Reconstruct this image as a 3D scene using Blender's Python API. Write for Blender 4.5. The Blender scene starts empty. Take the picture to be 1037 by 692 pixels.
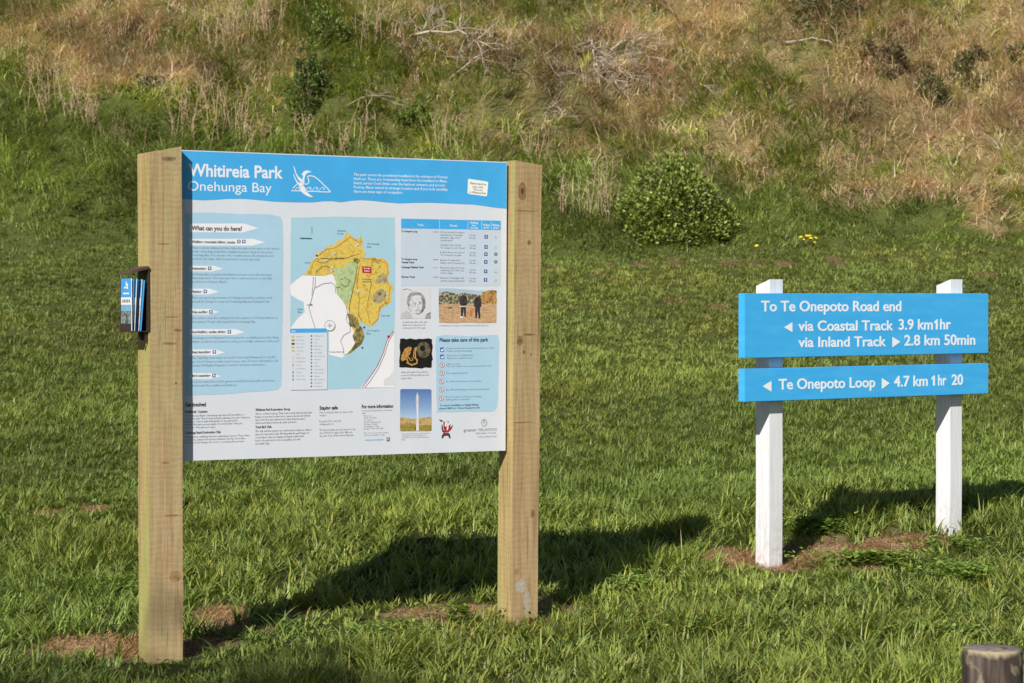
import bpy, bmesh, math, random
import numpy as np
from mathutils import Vector, Matrix, geometry
R = math.radians
random.seed(7)
rng = np.random.default_rng(11)
scene = bpy.context.scene
COL = scene.collection

# ------------------------------------------------------------------ camera model
F = 2325.0; CX, CY = 518.5, 346.0; CAM_Z = 1.55; PITCH = R(0.887)
cp, sp = math.cos(PITCH), math.sin(PITCH)
def ray(px, py):
    a = (px - CX) / F; b = -(py - CY) / F
    # camera looks along +y pitched down
    return (a, cp + b * sp, -sp + b * cp)
def project(x, y, z):
    z = z - CAM_Z
    d = y * cp - z * sp
    u = y * sp + z * cp
    return CX + F * x / d, CY - F * u / d

# ------------------------------------------------------------------ noise and terrain
_tab = np.random.default_rng(5).random((8, 256, 256))
def vnoise(x, y, k=0):
    x = np.asarray(x, float); y = np.asarray(y, float)
    xi = np.floor(x).astype(int); yi = np.floor(y).astype(int)
    fx = x - xi; fy = y - yi
    fx = fx * fx * (3 - 2 * fx); fy = fy * fy * (3 - 2 * fy)
    t = _tab[k % 8]
    a = t[xi % 256, yi % 256]; b = t[(xi + 1) % 256, yi % 256]
    c = t[xi % 256, (yi + 1) % 256]; d = t[(xi + 1) % 256, (yi + 1) % 256]
    return (a * (1 - fx) + b * fx) * (1 - fy) + (c * (1 - fx) + d * fx) * fy
def fbm(x, y, k=0, o=4):
    s = 0; a = 0.5; tot = 0
    for i in range(o):
        s = s + a * vnoise(x * 2 ** i + 17.3 * i, y * 2 ** i + 9.1 * i, k + i); tot += a; a *= 0.5
    return s / tot
def sstep(x, a, b):
    t = np.clip((np.asarray(x, float) - a) / (b - a), 0, 1)
    return t * t * (3 - 2 * t)
_PY = np.array([-60, 5, 9, 10.35, 11.2, 12.7, 13.45, 14.2, 16, 20, 25, 28, 29, 31, 35, 40, 60, 100, 200])
_PZ = np.array([-.3, -.12, -.10, -.075, -.015, .09, .16, .25, .46, .98, 1.65, 2.06, 2.3, 3.4, 5.85, 9.0, 19, 27, 30])
_yy = np.linspace(-60, 200, 5201)
_zz = np.interp(_yy, _PY, _PZ)
_k = np.hanning(31); _k /= _k.sum()
_zs = np.convolve(np.pad(_zz, 15, mode='edge'), _k, mode='valid')
def height(x, y):
    x = np.asarray(x, float); y = np.asarray(y, float)
    z = np.interp(y, _yy, _zs)
    hill = sstep(y, 28.0, 31)
    lawn = sstep(y, 13.8, 17) * (1 - hill)
    z = z + hill * ((fbm(x * .35 + 3, y * .35, 1, 3) - .5) * 1.1 + (fbm(x * 1.3, y * 1.3 + 5, 2, 3) - .5) * .8 + (fbm(x * 3.1, y * 3.1 + 5, 5, 2) - .5) * .42)
    z = z + .13 * np.exp(-((x + .75) / 1.0) ** 2 - ((y - 13.3) / .95) ** 2)
    z = z + .10 * np.exp(-((x - 2.3) / 1.0) ** 2 - ((y - 14.3) / .85) ** 2)
    z = z + lawn * (fbm(x * .6, y * .6, 3, 2) - .5) * .10
    z = z + (fbm(x * 2.1 + 40, y * 2.1 + 40, 4, 2) - .5) * .03
    return z
def ground_at(px, py):
    dx, dy, dz = ray(px, py)
    t = np.linspace(4, 60, 12000)
    X = dx * t; Y = dy * t; Z = CAM_Z + dz * t
    h = height(X, Y)
    i = int(np.argmax(Z < h))
    if i == 0: i = len(t) - 1
    return float(X[i]), float(Y[i]), float(h[i])

# ------------------------------------------------------------------ object helpers
def tag(o, label=None, cat=None, group=None, kind=None):
    if label: o['label'] = label
    if cat: o['category'] = cat
    if group: o['group'] = group
    if kind: o['kind'] = kind
    return o
def empty(name, loc, rz=0):
    o = bpy.data.objects.new(name, None); COL.objects.link(o)
    o.location = loc; o.rotation_euler = (0, 0, rz); o.empty_display_size = .2
    return o
def link(name, me, parent=None, mats=()):
    o = bpy.data.objects.new(name, me); COL.objects.link(o)
    for m in mats: me.materials.append(m)
    if parent is not None: o.parent = parent
    return o
def from_bm(name, bm, mats, parent=None, smooth=False):
    me = bpy.data.meshes.new(name); bm.normal_update(); bm.to_mesh(me); bm.free()
    if smooth:
        for p in me.polygons: p.use_smooth = True
    return link(name, me, parent, mats if isinstance(mats, (list, tuple)) else [mats])
def box_bm(bm, x0, x1, y0, y1, z0, z1, bev=0.0, mi=0, top=None):
    """top: function (x,y)->z for a sloping top"""
    co = [(x0,y0,z0),(x1,y0,z0),(x1,y1,z0),(x0,y1,z0),(x0,y0,z1),(x1,y0,z1),(x1,y1,z1),(x0,y1,z1)]
    if top: co = co[:4] + [(x, y, top(x, y)) for x, y, _ in co[4:]]
    v = [bm.verts.new(c) for c in co]
    fs = [bm.faces.new([v[i] for i in f]) for f in ((0,3,2,1),(4,5,6,7),(0,1,5,4),(1,2,6,5),(2,3,7,6),(3,0,4,7))]
    for f in fs: f.material_index = mi
    if bev:
        es = list({e for f in fs for e in f.edges})
        bmesh.ops.bevel(bm, geom=es, offset=bev, segments=2, affect='EDGES', profile=.6)

# ------------------------------------------------------------------ materials
def new_mat(name):
    m = bpy.data.materials.new(name); m.use_nodes = True
    nt = m.node_tree
    for n in list(nt.nodes): nt.nodes.remove(n)
    out = nt.nodes.new('ShaderNodeOutputMaterial')
    return m, nt, out
def N(nt, t, **kw):
    n = nt.nodes.new(t)
    for k, v in kw.items():
        if k in n.inputs.keys() if hasattr(n.inputs, 'keys') else False: n.inputs[k].default_value = v
        else: setattr(n, k, v)
    return n
def ramp(nt, fac, stops):
    r = nt.nodes.new('ShaderNodeValToRGB')
    el = r.color_ramp.elements
    while len(el) > 1: el.remove(el[-1])
    el[0].position = stops[0][0]; el[0].color = (*stops[0][1], 1)
    for p, c in stops[1:]:
        e = el.new(p); e.color = (*c, 1)
    nt.links.new(fac, r.inputs[0]); return r.outputs[0]
def mixc(nt, fac, a, b, mode='MIX'):
    m = nt.nodes.new('ShaderNodeMix'); m.data_type = 'RGBA'; m.blend_type = mode
    for s, v in ((m.inputs[0], fac), (m.inputs[6], a), (m.inputs[7], b)):
        if hasattr(v, 'links') or hasattr(v, 'is_output'): nt.links.new(v, s)
        elif isinstance(v, (int, float)): s.default_value = v
        else: s.default_value = (*v, 1)
    return m.outputs[2]
def noise(nt, vec, scale, detail=4, rough=.55, dist=0.0):
    n = nt.nodes.new('ShaderNodeTexNoise'); n.inputs['Scale'].default_value = scale
    n.inputs['Detail'].default_value = detail; n.inputs['Roughness'].default_value = rough
    n.inputs['Distortion'].default_value = dist
    if vec is not None: nt.links.new(vec, n.inputs['Vector'])
    return n.outputs['Fac']
def mapping(nt, vec, scale=(1,1,1), loc=(0,0,0), rot=(0,0,0)):
    m = nt.nodes.new('ShaderNodeMapping'); m.inputs['Scale'].default_value = scale
    m.inputs['Location'].default_value = loc; m.inputs['Rotation'].default_value = rot
    nt.links.new(vec, m.inputs['Vector']); return m.outputs[0]
def objco(nt): return nt.nodes.new('ShaderNodeTexCoord').outputs['Object']
def math_(nt, op, a, b=None, clamp=False):
    m = nt.nodes.new('ShaderNodeMath'); m.operation = op; m.use_clamp = clamp
    for s, v in ((m.inputs[0], a), (m.inputs[1], b)):
        if v is None: continue
        if isinstance(v, (int, float)): s.default_value = v
        else: nt.links.new(v, s)
    return m.outputs[0]
def principled(nt, out, col, rough=.5, bump=None, bs=.2, bd=.002, spec=.5):
    p = nt.nodes.new('ShaderNodeBsdfPrincipled')
    if isinstance(col, (tuple, list)): p.inputs['Base Color'].default_value = (*col, 1)
    else: nt.links.new(col, p.inputs['Base Color'])
    if isinstance(rough, (int, float)): p.inputs['Roughness'].default_value = rough
    else: nt.links.new(rough, p.inputs['Roughness'])
    p.inputs['Specular IOR Level'].default_value = spec
    if bump is not None:
        b = nt.nodes.new('ShaderNodeBump'); b.inputs['Strength'].default_value = bs; b.inputs['Distance'].default_value = bd
        nt.links.new(bump, b.inputs['Height']); nt.links.new(b.outputs[0], p.inputs['Normal'])
    nt.links.new(p.outputs[0], out.inputs[0]); return p
_inks = {}
def ink(col, rough=.35, var=.06, spec=.5):
    """flat printing ink / paint with a slight weathering variation"""
    key = (tuple(round(c, 4) for c in col), rough, var)
    if key in _inks: return _inks[key]
    m, nt, out = new_mat('print_ink')
    v = noise(nt, objco(nt), 9, 5)
    d = tuple(c * (1 - var) for c in col); l = tuple(min(1, c * (1 + var)) for c in col)
    c = ramp(nt, v, [(.3, d), (.7, l)])
    principled(nt, out, c, rough, spec=spec)
    _inks[key] = m; return m
def s2l(r, g, b):
    f = lambda c: (c / 255 / 12.92) if c <= 10 else ((c / 255 + .055) / 1.055) ** 2.4
    return (f(r), f(g), f(b))
def mottled(name, stops, scale=40, rough=.45, detail=5, dist=0., stretch=(1,1,1)):
    m, nt, out = new_mat(name)
    v = noise(nt, mapping(nt, objco(nt), stretch), scale, detail, .6, dist)
    principled(nt, out, ramp(nt, v, stops), rough); return m

def wood_post(name, knots, tint=(1,1,1), green=.35):
    m, nt, out = new_mat(name)
    oc = objco(nt)
    g1 = noise(nt, mapping(nt, oc, (26, 26, 1.3)), 1.6, 6, .6, .6)
    g2 = noise(nt, mapping(nt, oc, (120, 120, 2.2)), 1.5, 4, .6)
    band = noise(nt, mapping(nt, oc, (2, 2, 2.2)), 1.2, 3)
    c = ramp(nt, g1, [(.28, s2l(136,112,80)), (.45, s2l(172,148,108)), (.6, s2l(192,170,130)), (.78, s2l(154,130,92))])
    c = mixc(nt, .35, c, ramp(nt, g2, [(.3, s2l(112,90,64)), (.7, s2l(184,164,130))]))
    # green treatment tint in the sapwood, in patches
    gm = ramp(nt, noise(nt, mapping(nt, oc, (9, 9, .7)), 1.3, 3), [(.42, (0,0,0)), (.62, (1,1,1))])
    c = mixc(nt, math_(nt, 'MULTIPLY', gm, green), c, s2l(158,160,104))
    # the outer faces away from the grain core are greener
    c = mixc(nt, math_(nt, 'MULTIPLY', band, .22), c, s2l(160,116,72))
    # saw marks across the grain
    w = nt.nodes.new('ShaderNodeTexWave'); w.wave_type = 'BANDS'; w.bands_direction = 'Z'
    w.inputs['Scale'].default_value = 11; w.inputs['Distortion'].default_value = 9; w.inputs['Detail'].default_value = 4
    w.inputs['Detail Scale'].default_value = .8; w.inputs['Detail Roughness'].default_value = .7
    nt.links.new(oc, w.inputs['Vector'])
    wm = ramp(nt, w.outputs['Fac'], [(.78, (0,0,0)), (.97, (1,1,1))])
    brk = ramp(nt, noise(nt, mapping(nt, oc, (3, 3, 9)), 2, 3), [(.45, (0,0,0)), (.6, (1,1,1))])
    wf = math_(nt, 'MULTIPLY', math_(nt, 'MULTIPLY', wm, brk), .20)
    c = mixc(nt, wf, c, s2l(128,94,58))
    # fine checks: thin dark vertical cracks
    ck = noise(nt, mapping(nt, oc, (60, 60, 1.1), (3,1,7)), 1.1, 6, .7)
    cm = ramp(nt, ck, [(.345, (1,1,1)), (.372, (0,0,0))])
    c = mixc(nt, math_(nt, 'MULTIPLY', cm, .6), c, s2l(84,60,38))
    for (kx, ky, kz, rx, rz, col) in knots:
        sv = mapping(nt, oc, (1, 1, 1), (-kx, -ky, -kz))
        dn = nt.nodes.new('ShaderNodeVectorMath'); dn.operation = 'MULTIPLY'; nt.links.new(sv, dn.inputs[0])
        dn.inputs[1].default_value = (1/rx, 1/rx, 1/rz)
        ln = nt.nodes.new('ShaderNodeVectorMath'); ln.operation = 'LENGTH'; nt.links.new(dn.outputs[0], ln.inputs[0])
        wob = math_(nt, 'ADD', ln.outputs['Value'], math_(nt, 'MULTIPLY', noise(nt, oc, 45, 3), .55))
        k = ramp(nt, wob, [(.35, (1,1,1)), (.75, (.55,.55,.55)), (.95, (.8,.8,.8)), (1.3, (.12,.12,.12)), (1.9, (0,0,0))])
        c = mixc(nt, math_(nt, 'MULTIPLY', k, .95), c, s2l(*[q_ * .86 for q_ in col]))
    st_ = ramp(nt, noise(nt, mapping(nt, oc, (4, 4, 1.0)), 3.2, 6, .7), [(.5, (0,0,0)), (.72, (1,1,1))])
    c = mixc(nt, math_(nt, 'MULTIPLY', st_, .30), c, s2l(116,96,74))
    if tint != (1,1,1): c = mixc(nt, 1.0, c, tint, 'MULTIPLY')
    h = math_(nt, 'ADD', math_(nt, 'ADD', g2, math_(nt, 'MULTIPLY', w.outputs['Fac'], -.3)), math_(nt, 'MULTIPLY', cm, -1.2))
    principled(nt, out, c, .78, h, .35, .004, spec=.25)
    return m, nt
# ================================================================== INFORMATION BOARD
A1 = R(27.6)
L0 = (-1.497, 10.42)
ca, sa = math.cos(A1), math.sin(A1)
board = empty('information_board', (L0[0], L0[1], -.02), A1)
tag(board, 'large park information board with map panel between two thick timber posts', 'information board')
RZ0 = -.02
def loc1(px, py, yl=.055):
    """point of the board's own plane y = yl met by the sight line; returns local x, z"""
    dx, dy, dz = ray(px, py)
    # local y of world p: -(x-x0)*sa + (y-y0)*ca
    t = (yl + (-L0[0]) * sa * 1.0 + L0[1] * ca) if False else None
    a = -dx * sa + dy * ca
    b = L0[0] * sa - L0[1] * ca
    t = (yl - b) / a
    wx, wy, wz = dx * t, dy * t, CAM_Z + dz * t
    return ((wx - L0[0]) * ca + (wy - L0[1]) * sa, wz - RZ0)

PW = 1.684; YP = .055
z_t0 = loc1(186, 152)[1]; z_t1 = loc1(514, 164.2)[1]
z_b0 = loc1(186, 467)[1]; z_b1 = loc1(511, 456.5)[1]

def post(name, x0, x1, y0, y1, zb, topf, mat, parent, lean=0., bev=.004, nseg=10, wob=.0015, seed=1):
    bm = bmesh.new()
    rr = random.Random(seed)
    rings = []
    for i in range(nseg + 1):
        t = i / nseg; ring = []
        ox = rr.uniform(-wob, wob); oy = rr.uniform(-wob, wob)
        for (x, y) in ((x0, y0), (x1, y0), (x1, y1), (x0, y1)):
            zt = topf(x, y); z = zb + (zt - zb) * t
            ring.append(bm.verts.new((x + ox + lean * z, y + oy, z)))
        rings.append(ring)
    for a, b in zip(rings, rings[1:]):
        for k in range(4): bm.faces.new((a[k], a[(k+1)%4], b[(k+1)%4], b[k]))
    bm.faces.new(rings[-1]); bm.faces.new(rings[0][::-1])
    es = [e for e in bm.edges if len(e.link_faces) == 2 and e.calc_face_angle(0) > .5]
    bmesh.ops.bevel(bm, geom=es, offset=bev, segments=2, affect='EDGES')
    o = from_bm(name, bm, mat, parent)
    if isinstance(mat, list):
        for p in o.data.polygons:
            if p.normal.x < -.9: p.material_index = 1
    return o

br = (112, 74, 40)
mpl, _ = wood_post('sawn_pine_pale', [
    (-.022, 0, .33, .012, .013, (92,60,38)), (-.035, 0, .34, .04, .035, (160,122,78)), (-.02, 0, 1.46, .030, .010, (136,86,50)), (-.06, 0, 1.40, .045, .008, (142,94,56)), (-.05, 0, 1.52, .05, .005, (140,94,56)),
    (-.06, 0, 2.235, .05, .014, (98,66,44)), (-.03, 0, 1.22, .010, .008, (110,74,46)), (-.08, 0, .86, .03, .006, (140,92,56)), (-.05, 0, .62, .05, .006, (138,92,58)), (-.09, 0, 1.85, .04, .005, (146,104,66))], green=.45)
mpg, _ = wood_post('sawn_pine_green', [(-.15, .08, 1.1, .012, .014, (110,84,50)), (-.15, .05, .5, .010, .012, (110,84,50))], tint=(.98,1.0,.84), green=.9)
post('post', -.157, 0, 0, .156, -.35, lambda x, y: z_t0 + .012 + (x) * .20 , [mpl, mpg], board, 0, seed=2)
mpr, nt_ = wood_post('sawn_pine_knotty', [
    (1.684+.062, 0, 2.13, .034, .060, (124,90,60)), (1.684+.065, 0, 2.13, .011, .022, (84,56,36)), (1.684+.05, 0, 1.40, .024, .034, (112,78,50)), (1.684+.07, 0, 1.345, .010, .014, (96,66,42)), (1.684+.10, 0, 1.43, .05, .008, (120,88,60)), (1.684+.07, 0, 2.035, .12, .005, (130,100,70)), (1.684+.06, 0, 1.0, .10, .004, (130,100,70)),
    (1.684+.10, 0, 1.88, .014, .02, (120,84,52)), (1.684+.12, 0, .55, .016, .03, (128,92,58)), (1.684+.11, 0, 1.33, .006, .012, (96,66,42)),
    (1.684+.055, 0, .20, .040, .045, (196,198,194)), (1.684+.09, 0, .12, .026, .075, (204,206,200)), (1.684+.03, 0, .27, .02, .02, (150,130,100))], tint=(.95,.92,.90), green=.2)
post('post', 1.684, 1.684 + .147, 0, .147, -.35, lambda x, y: z_t1 + .006 - (x - 1.684) * .14, [mpr, mpg], board, .010, seed=5)

# panel: one sheet of aluminium, faces front and back
white_ink = ink(s2l(206, 210, 218), .42, .02)
bm = bmesh.new()
v = [bm.verts.new(c) for c in [(-.0,YP,z_b0),(PW-.002,YP,z_b1),(PW+.006,YP,z_t1),(-.0,YP,z_t0),
                               (-.0,YP+.018,z_b0),(PW-.002,YP+.018,z_b1),(PW+.006,YP+.018,z_t1),(-.0,YP+.018,z_t0)]]
for f in ((0,1,2,3),(7,6,5,4),(0,4,5,1),(1,5,6,2),(2,6,7,3),(3,7,4,0)): bm.faces.new([v[i] for i in f])
panel = from_bm('panel', bm, white_ink, board)
# back battens that hold the sheet to the posts
bm = bmesh.new()
box_bm(bm, .002, PW - .002, YP + .0185, YP + .06, .92, .99, .003)
box_bm(bm, .002, PW - .002, YP + .0185, YP + .06, 2.12, 2.19, .003)
from_bm('batten', bm, mpl, board)

# ---------------- text tools
_fc = {}
def glyphs(s, bold=0.0, res=3):
    key = (s, bold, res)
    if key in _fc: return _fc[key]
    cu = bpy.data.curves.new('t', 'FONT'); cu.body = s; cu.size = 1; cu.resolution_u = res; cu.offset = bold
    o = bpy.data.objects.new('t', cu); COL.objects.link(o)
    dg = bpy.context.evaluated_depsgraph_get(); dg.update()
    me = bpy.data.meshes.new_from_object(o.evaluated_get(dg))
    vs = [tuple(v.co) for v in me.vertices]; fs = [tuple(p.vertices) for p in me.polygons]
    bpy.data.objects.remove(o); bpy.data.curves.remove(cu); bpy.data.meshes.remove(me)
    if vs:
        x0 = min(v[0] for v in vs); x1 = max(v[0] for v in vs)
    else: x0 = x1 = 0
    _fc[key] = (vs, fs, x0, x1); return _fc[key]
CAPH = .70   # cap height of the built-in face at size 1 (measured below)
_c = glyphs('H'); CAPH = max(v[1] for v in _c[0])

class Decal:
    """flat printed shapes on one plane, as one mesh"""
    def __init__(s, locf, y): s.v = []; s.f = []; s.m = []; s.mats = []; s.loc = locf; s.y = y
    def mi(s, mat):
        if mat not in s.mats: s.mats.append(mat)
        return s.mats.index(mat)
    def poly(s, pts, mat, k=0, world=False):
        P = pts if world else [s.loc(*p) for p in pts]
        tri = geometry.tessellate_polygon([[Vector((p[0], p[1], 0)) for p in P]])
        b = len(s.v); m = s.mi(mat); y = s.y - k * .00022
        s.v += [(p[0], y, p[1]) for p in P]
        for t in tri:
            a, c, d = [Vector((P[i][0], P[i][1])) for i in t]
            cr = (c - a).cross(d - a)
            if abs(cr) < 1e-12: continue
            s.f.append(tuple(b + i for i in (t if cr > 0 else t[::-1]))); s.m.append(m)
    def line(s, pts, w, mat, k=0):
        """polyline with width in photo pixels (about 4.6 mm each)"""
        P = [Vector(s.loc(*p)) for p in pts]; hw = w * .0046 / 2
        b = len(s.v); m = s.mi(mat); y = s.y - k * .00022
        for i, p in enumerate(P):
            d = (P[min(i+1, len(P)-1)] - P[max(i-1, 0)])
            if d.length < 1e-9: d = Vector((1, 0))
            d.normalize(); n = Vector((-d.y, d.x)) * hw
            s.v += [(p.x - n.x, y, p.y - n.y), (p.x + n.x, y, p.y + n.y)]
        for i in range(len(P) - 1):
            s.f.append((b+2*i, b+2*i+2, b+2*i+3, b+2*i+1)); s.m.append(m)
    def disc(s, cx, cy, r, mat, k=0, ry=None, n=14):
        ry = ry or r
        s.poly([(cx + r * math.cos(2*math.pi*i/n), cy + ry * math.sin(2*math.pi*i/n)) for i in range(n)], mat, k)
    def ring(s, cx, cy, r, w, mat, k=0, ry=None, n=16):
        ry = ry or r
        s.line([(cx + r * math.cos(2*math.pi*i/n), cy + ry * math.sin(2*math.pi*i/n)) for i in range(n+1)], w, mat, k)
    def text(s, t, x0, yb, x1, cap, mat, bold=0.0, k=0, res=3, rot=0.0):
        vs, fs, g0, g1 = glyphs(t, bold, res)
        if not fs: return
        u0, z0 = s.loc(x0, yb); u1 = s.loc(x1, yb)[0]; h = s.loc(x0, yb - cap)[1] - z0
        sx = (u1 - u0) / max(1e-6, g1 - g0); sz = h / CAPH
        b = len(s.v); m = s.mi(mat); y = s.y - k * .00022
        for v in vs:
            a = (v[0] - g0) * sx; c = v[1] * sz
            s.v.append((u0 + a * math.cos(rot) - c * math.sin(rot), y, z0 + a * math.sin(rot) + c * math.cos(rot)))
        for f in fs: s.f.append(tuple(b + i for i in f)); s.m.append(m)
    def block(s, lines, x0, yt, x1, yb, mat, bold=0.0, k=0, res=1, slope=0.0, capk=.62):
        """paragraph: lines laid between yt and yb, the longest spans x0..x1"""
        n = len(lines); sp_ = (yb - yt) / n
        W = max(glyphs(l, bold, res)[3] for l in lines if l)
        for i, l in enumerate(lines):
            if not l: continue
            w = glyphs(l, bold, res)[3] / W
            s.text(l, x0, yt + sp_ * (i + .8), x0 + (x1 - x0) * w, sp_ * capk, mat, bold, k, res)
    def build(s, name, parent):
        me = bpy.data.meshes.new(name); me.from_pydata(s.v, [], s.f); me.polygons.foreach_set('material_index', s.m)
        return link(name, me, parent, s.mats)
def D(): return Decal(loc1, YP - .0006)

I_white = ink(s2l(222, 224, 230), .4, .02); I_black = ink(s2l(24, 24, 30), .4, .1)
I_grey = ink(s2l(70, 74, 84), .4, .1); I_grey2 = ink(s2l(105, 110, 120), .4, .1)
I_blue = ink((.055, .365, .72), .38, .05); I_pale = ink(s2l(163, 196, 217), .4, .03); I_pale2 = ink(s2l(188, 200, 214), .4, .02)
I_navy = ink(s2l(40, 62, 120), .4, .1); I_red = ink(s2l(190, 25, 38), .4, .05); I_sea = ink(s2l(160, 197, 213), .4, .025)
I_mid = ink(s2l(70, 84, 110), .4, .1)
PT = panel

def wavy(pts, amp, seed, n=6):
    """subdivide and roughen an outline, the torn-paper look of the print"""
    rr = random.Random(seed); out = []
    for (a, b) in zip(pts, pts[1:] + pts[:1]):
        L_ = math.hypot(b[0]-a[0], b[1]-a[1]); m = max(1, int(L_ / n))
        for i in range(m):
            t = i / m
            out.append((a[0] + (b[0]-a[0])*t + rr.uniform(-amp, amp), a[1] + (b[1]-a[1])*t + rr.uniform(-amp, amp)))
    return out

# header band with the waving lower edge (drawn in the panel's own metres at the top)
d = D()
lower = [(186.5,201.5),(193,202.2),(205,203),(218,202.5),(232,201.5),(248,201.6),(262,202.8),(278,204.4),(296,205),(316,205.2),(326,204),(336,203.8),(345,205),(356,203.4),(366,202.8),(378,203.6),(392,205.2),(405,206.2),(418,205.6),(434,205.4),(450,206),(466,206.8),(480,207.4),(492,209),(502,210.6),(512.9,211.5)]
ul = [loc1(*p) for p in lower]
ul[0] = (0.002, ul[0][1])
top = [(PW + .004, z_t1 - .004), (0.002, z_t0 - .004)]
d.poly(ul + top, I_blue, 0, world=True)
d.build('header_band', PT)
d = D(); d.text('Whitireia Park', 190.8, 178.2, 286.5, 12.2, I_white, .022, 1, 4); d.build('title_lettering', PT)
d = D(); d.text('Onehunga Bay', 190.2, 193.0, 275, 9.6, I_white, .002, 1, 4); d.build('subtitle_lettering', PT)
# diving-bird and headland emblem
def c1(x, y): return (290 + x * 60 / 923, 160 + y * 45 / 692)
d = D()
def stroke(pts, w): d.line([c1(*p) for p in pts], w, I_white, 1)
def shape(pts): d.poly([c1(*p) for p in pts], I_white, 1)
shape([(108,118),(128,150),(150,230),(185,290),(222,318),(250,345),(262,400),(250,445),(205,440),(172,405),(140,350),(112,280),(106,235),(122,275),(150,335),(188,385),(215,392),(222,375),(190,345),(160,290),(130,220)])
shape([(232,262),(262,218),(300,198),(350,200),(395,222),(350,226),(315,245),(292,280),(280,330),(278,400),(262,430),(246,400),(250,330),(258,275)])
shape([(195,440),(262,430),(300,480),(322,530),(360,570),(420,608),(370,610),(310,588),(255,550),(215,515)])
stroke([(280,408),(320,410),(348,385),(350,350),(335,318),(330,285),(380,280),(430,290),(490,330),(560,400),(620,455),(690,530)], 1.0)
stroke([(168,405),(120,455),(75,512),(220,515)], .9)
stroke([(300,520),(440,522),(560,530),(690,532)], .9)
for ox in (150, 320, 425, 530):
    stroke([(ox-20,512),(ox,480),(ox+25,458),(ox+60,462),(ox+70,475),(ox+45,478),(ox+42,490),(ox+75,498)], .55)
d.build('bird_emblem', PT)
d = D()
d.block(['The park covers the prominent headland at the entrance to Porirua', 'Harbour. There are commanding views from the headland to Mana', 'Island, across Cook Strait, over the harbour entrance and around',
         'Porirua. Maori valued its strategic location and, if you look carefully,', 'there are many signs of occupation.'], 358.2, 174.6, 453.5, 196.0, I_white, .012, 1, 1)
d.build('introduction_text', PT)
d = D()
d.poly([(474.6,181.2),(493,184),(494.4,185),(493.2,198),(492.3,199),(474.6,196.6),(473.4,195.4),(473.9,182)], ink(s2l(232,232,226),.4,.02), 1)
d.text('Haere mai ki te', 476, 186.6, 492.3, 2.4, I_black, .012, 2, 1, -.06)
d.text('papa rehia', 478.6, 190, 489, 2.2, I_grey, .008, 2, 1, -.06)
d.text('Welcome', 479.2, 193.0, 488.6, 2.2, I_grey, .008, 2, 1, -.06)
d.text('to Whitireia Park', 475.2, 195.6, 492, 2.2, I_black, .01, 2, 1, -.06)
d.build('welcome_tag', PT)

# left-hand activities panel
d = D()
pl = wavy([(187.5,216),(210,215.4),(240,216.6),(262,217),(274,217.5),(284,219.5),(286,225),(286.5,240),(286,300),(285.5,345),(285,380),(284,391),(281,394.5),(270,396.5),(245,397.5),(225,399.5),(188,400.5)], .35, 3)
d.poly(pl, I_pale, 0)
d.build('activities_background', PT)
heads = [('What can you do here?', 194, 233.2, 245, 4.4, (192,226.5,262,9.2), ()),
  ('Walking, mountain biking, tracks', 194, 246.2, 238, 2.6, (192,242,268,7), (241.8, 246.9)),
  ('Swimming', 194, 273.3, 208.5, 2.6, (192,269.2,226,6), (212.3,)),
  ('Fishing', 194, 296.8, 204, 2.6, (192,292.5,222,6), (207.8,)),
  ('Kite surfing', 194, 317.4, 210, 2.6, (192,313,222,6), (213.5,)),
  ('Snorkelling, scuba diving', 194, 337.6, 228.4, 2.6, (192,333.4,248,6), (232.2,)),
  ('Boat launching', 194, 358.0, 213.2, 2.6, (192,354,228,6), (217,)),
  ('Bird watching', 194, 382.0, 213, 2.6, (192,378,224,6), (216.5,))]
for t, x0, yb, x1, cap, (a, b, c, h), ic in heads:
    dt = D(); dh = D(); di = D()
    dt.poly([(a, b), (c - h * 1.6, b), (c - h*.7, b + h * .3), (c, b + h / 2 + .1), (c - h * .9, b + h * .75), (c - h * 1.8, b + h), (a, b + h - .3)], I_white, 1)
    dh.text(t, x0, yb, x1, cap, I_black, .03, 2, 2)
    for u in ic:
        y0 = yb - 3.2
        di.poly([(u-1.7, y0), (u+1.7, y0), (u+1.7, y0+3.5), (u-1.7, y0+3.5)], I_navy, 2)
        di.poly([(u-.9, y0+.7), (u+.3, y0+.6), (u+1.1, y0+1.8), (u+.2, y0+2.9), (u-.7, y0+2.4)], I_white, 3)
    dt.build('arrow_shape', PT); dh.build('heading', PT)
    if ic: di.build('activity_icon', PT)
paras = [(['There is great walking and bike riding throughout the park on the shared', 'tracks, extending around the coastline between Onepoto Road and', 'Onehunga Bay. You can also ride on paths across the grasslands and', 'see from the ridges with its panoramic sea and city views.'], 194, 249.0, 282.5, 264),
  (['Onehunga Bay is popular with families because of its safe and sandy', 'swimming beach. There are also safe to swim and picnic on the flats', 'conditions at Onepoto Beach.'], 194, 276.0, 275.5, 287.2),
  (['There are good opportunities for fishing around the coastline, both', 'around the Onepoto coast and Onehunga Bay and Kaitawa Point.'], 194, 299.6, 275.5, 307.4),
  (['Kite surfers come kite surfing across the entrance to Porirua Harbour in', 'the summer. People often launch from Onehunga Bay.'], 194, 320.2, 281, 328.0),
  (['Onehunga around Kaitawa Point is great for snorkelling and scuba diving.', 'Marine conditions are found in a tide pool and light seaweed on the reef.'], 194, 340.4, 282.6, 348),
  (['The Titahi Bay boat ramps are used for launching Kaitawa and is of public', 'use. Use of Onepoto ramp needs to keep clear. For more information, call', 'Greater Wellington Regional Council for all marine information.'], 194, 360.6, 281, 372.2),
  (['Look for many shore birds, gannets and black backed gulls and herons', 'find around the coastline and harbour.'], 194, 384.8, 278, 392.6)]
for L_, x0, y0, x1, y1 in paras:
    d = D(); d.block(L_, x0, y0, x1, y1, I_mid, -.004, 1, 1); d.build('paragraph', PT)

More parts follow.
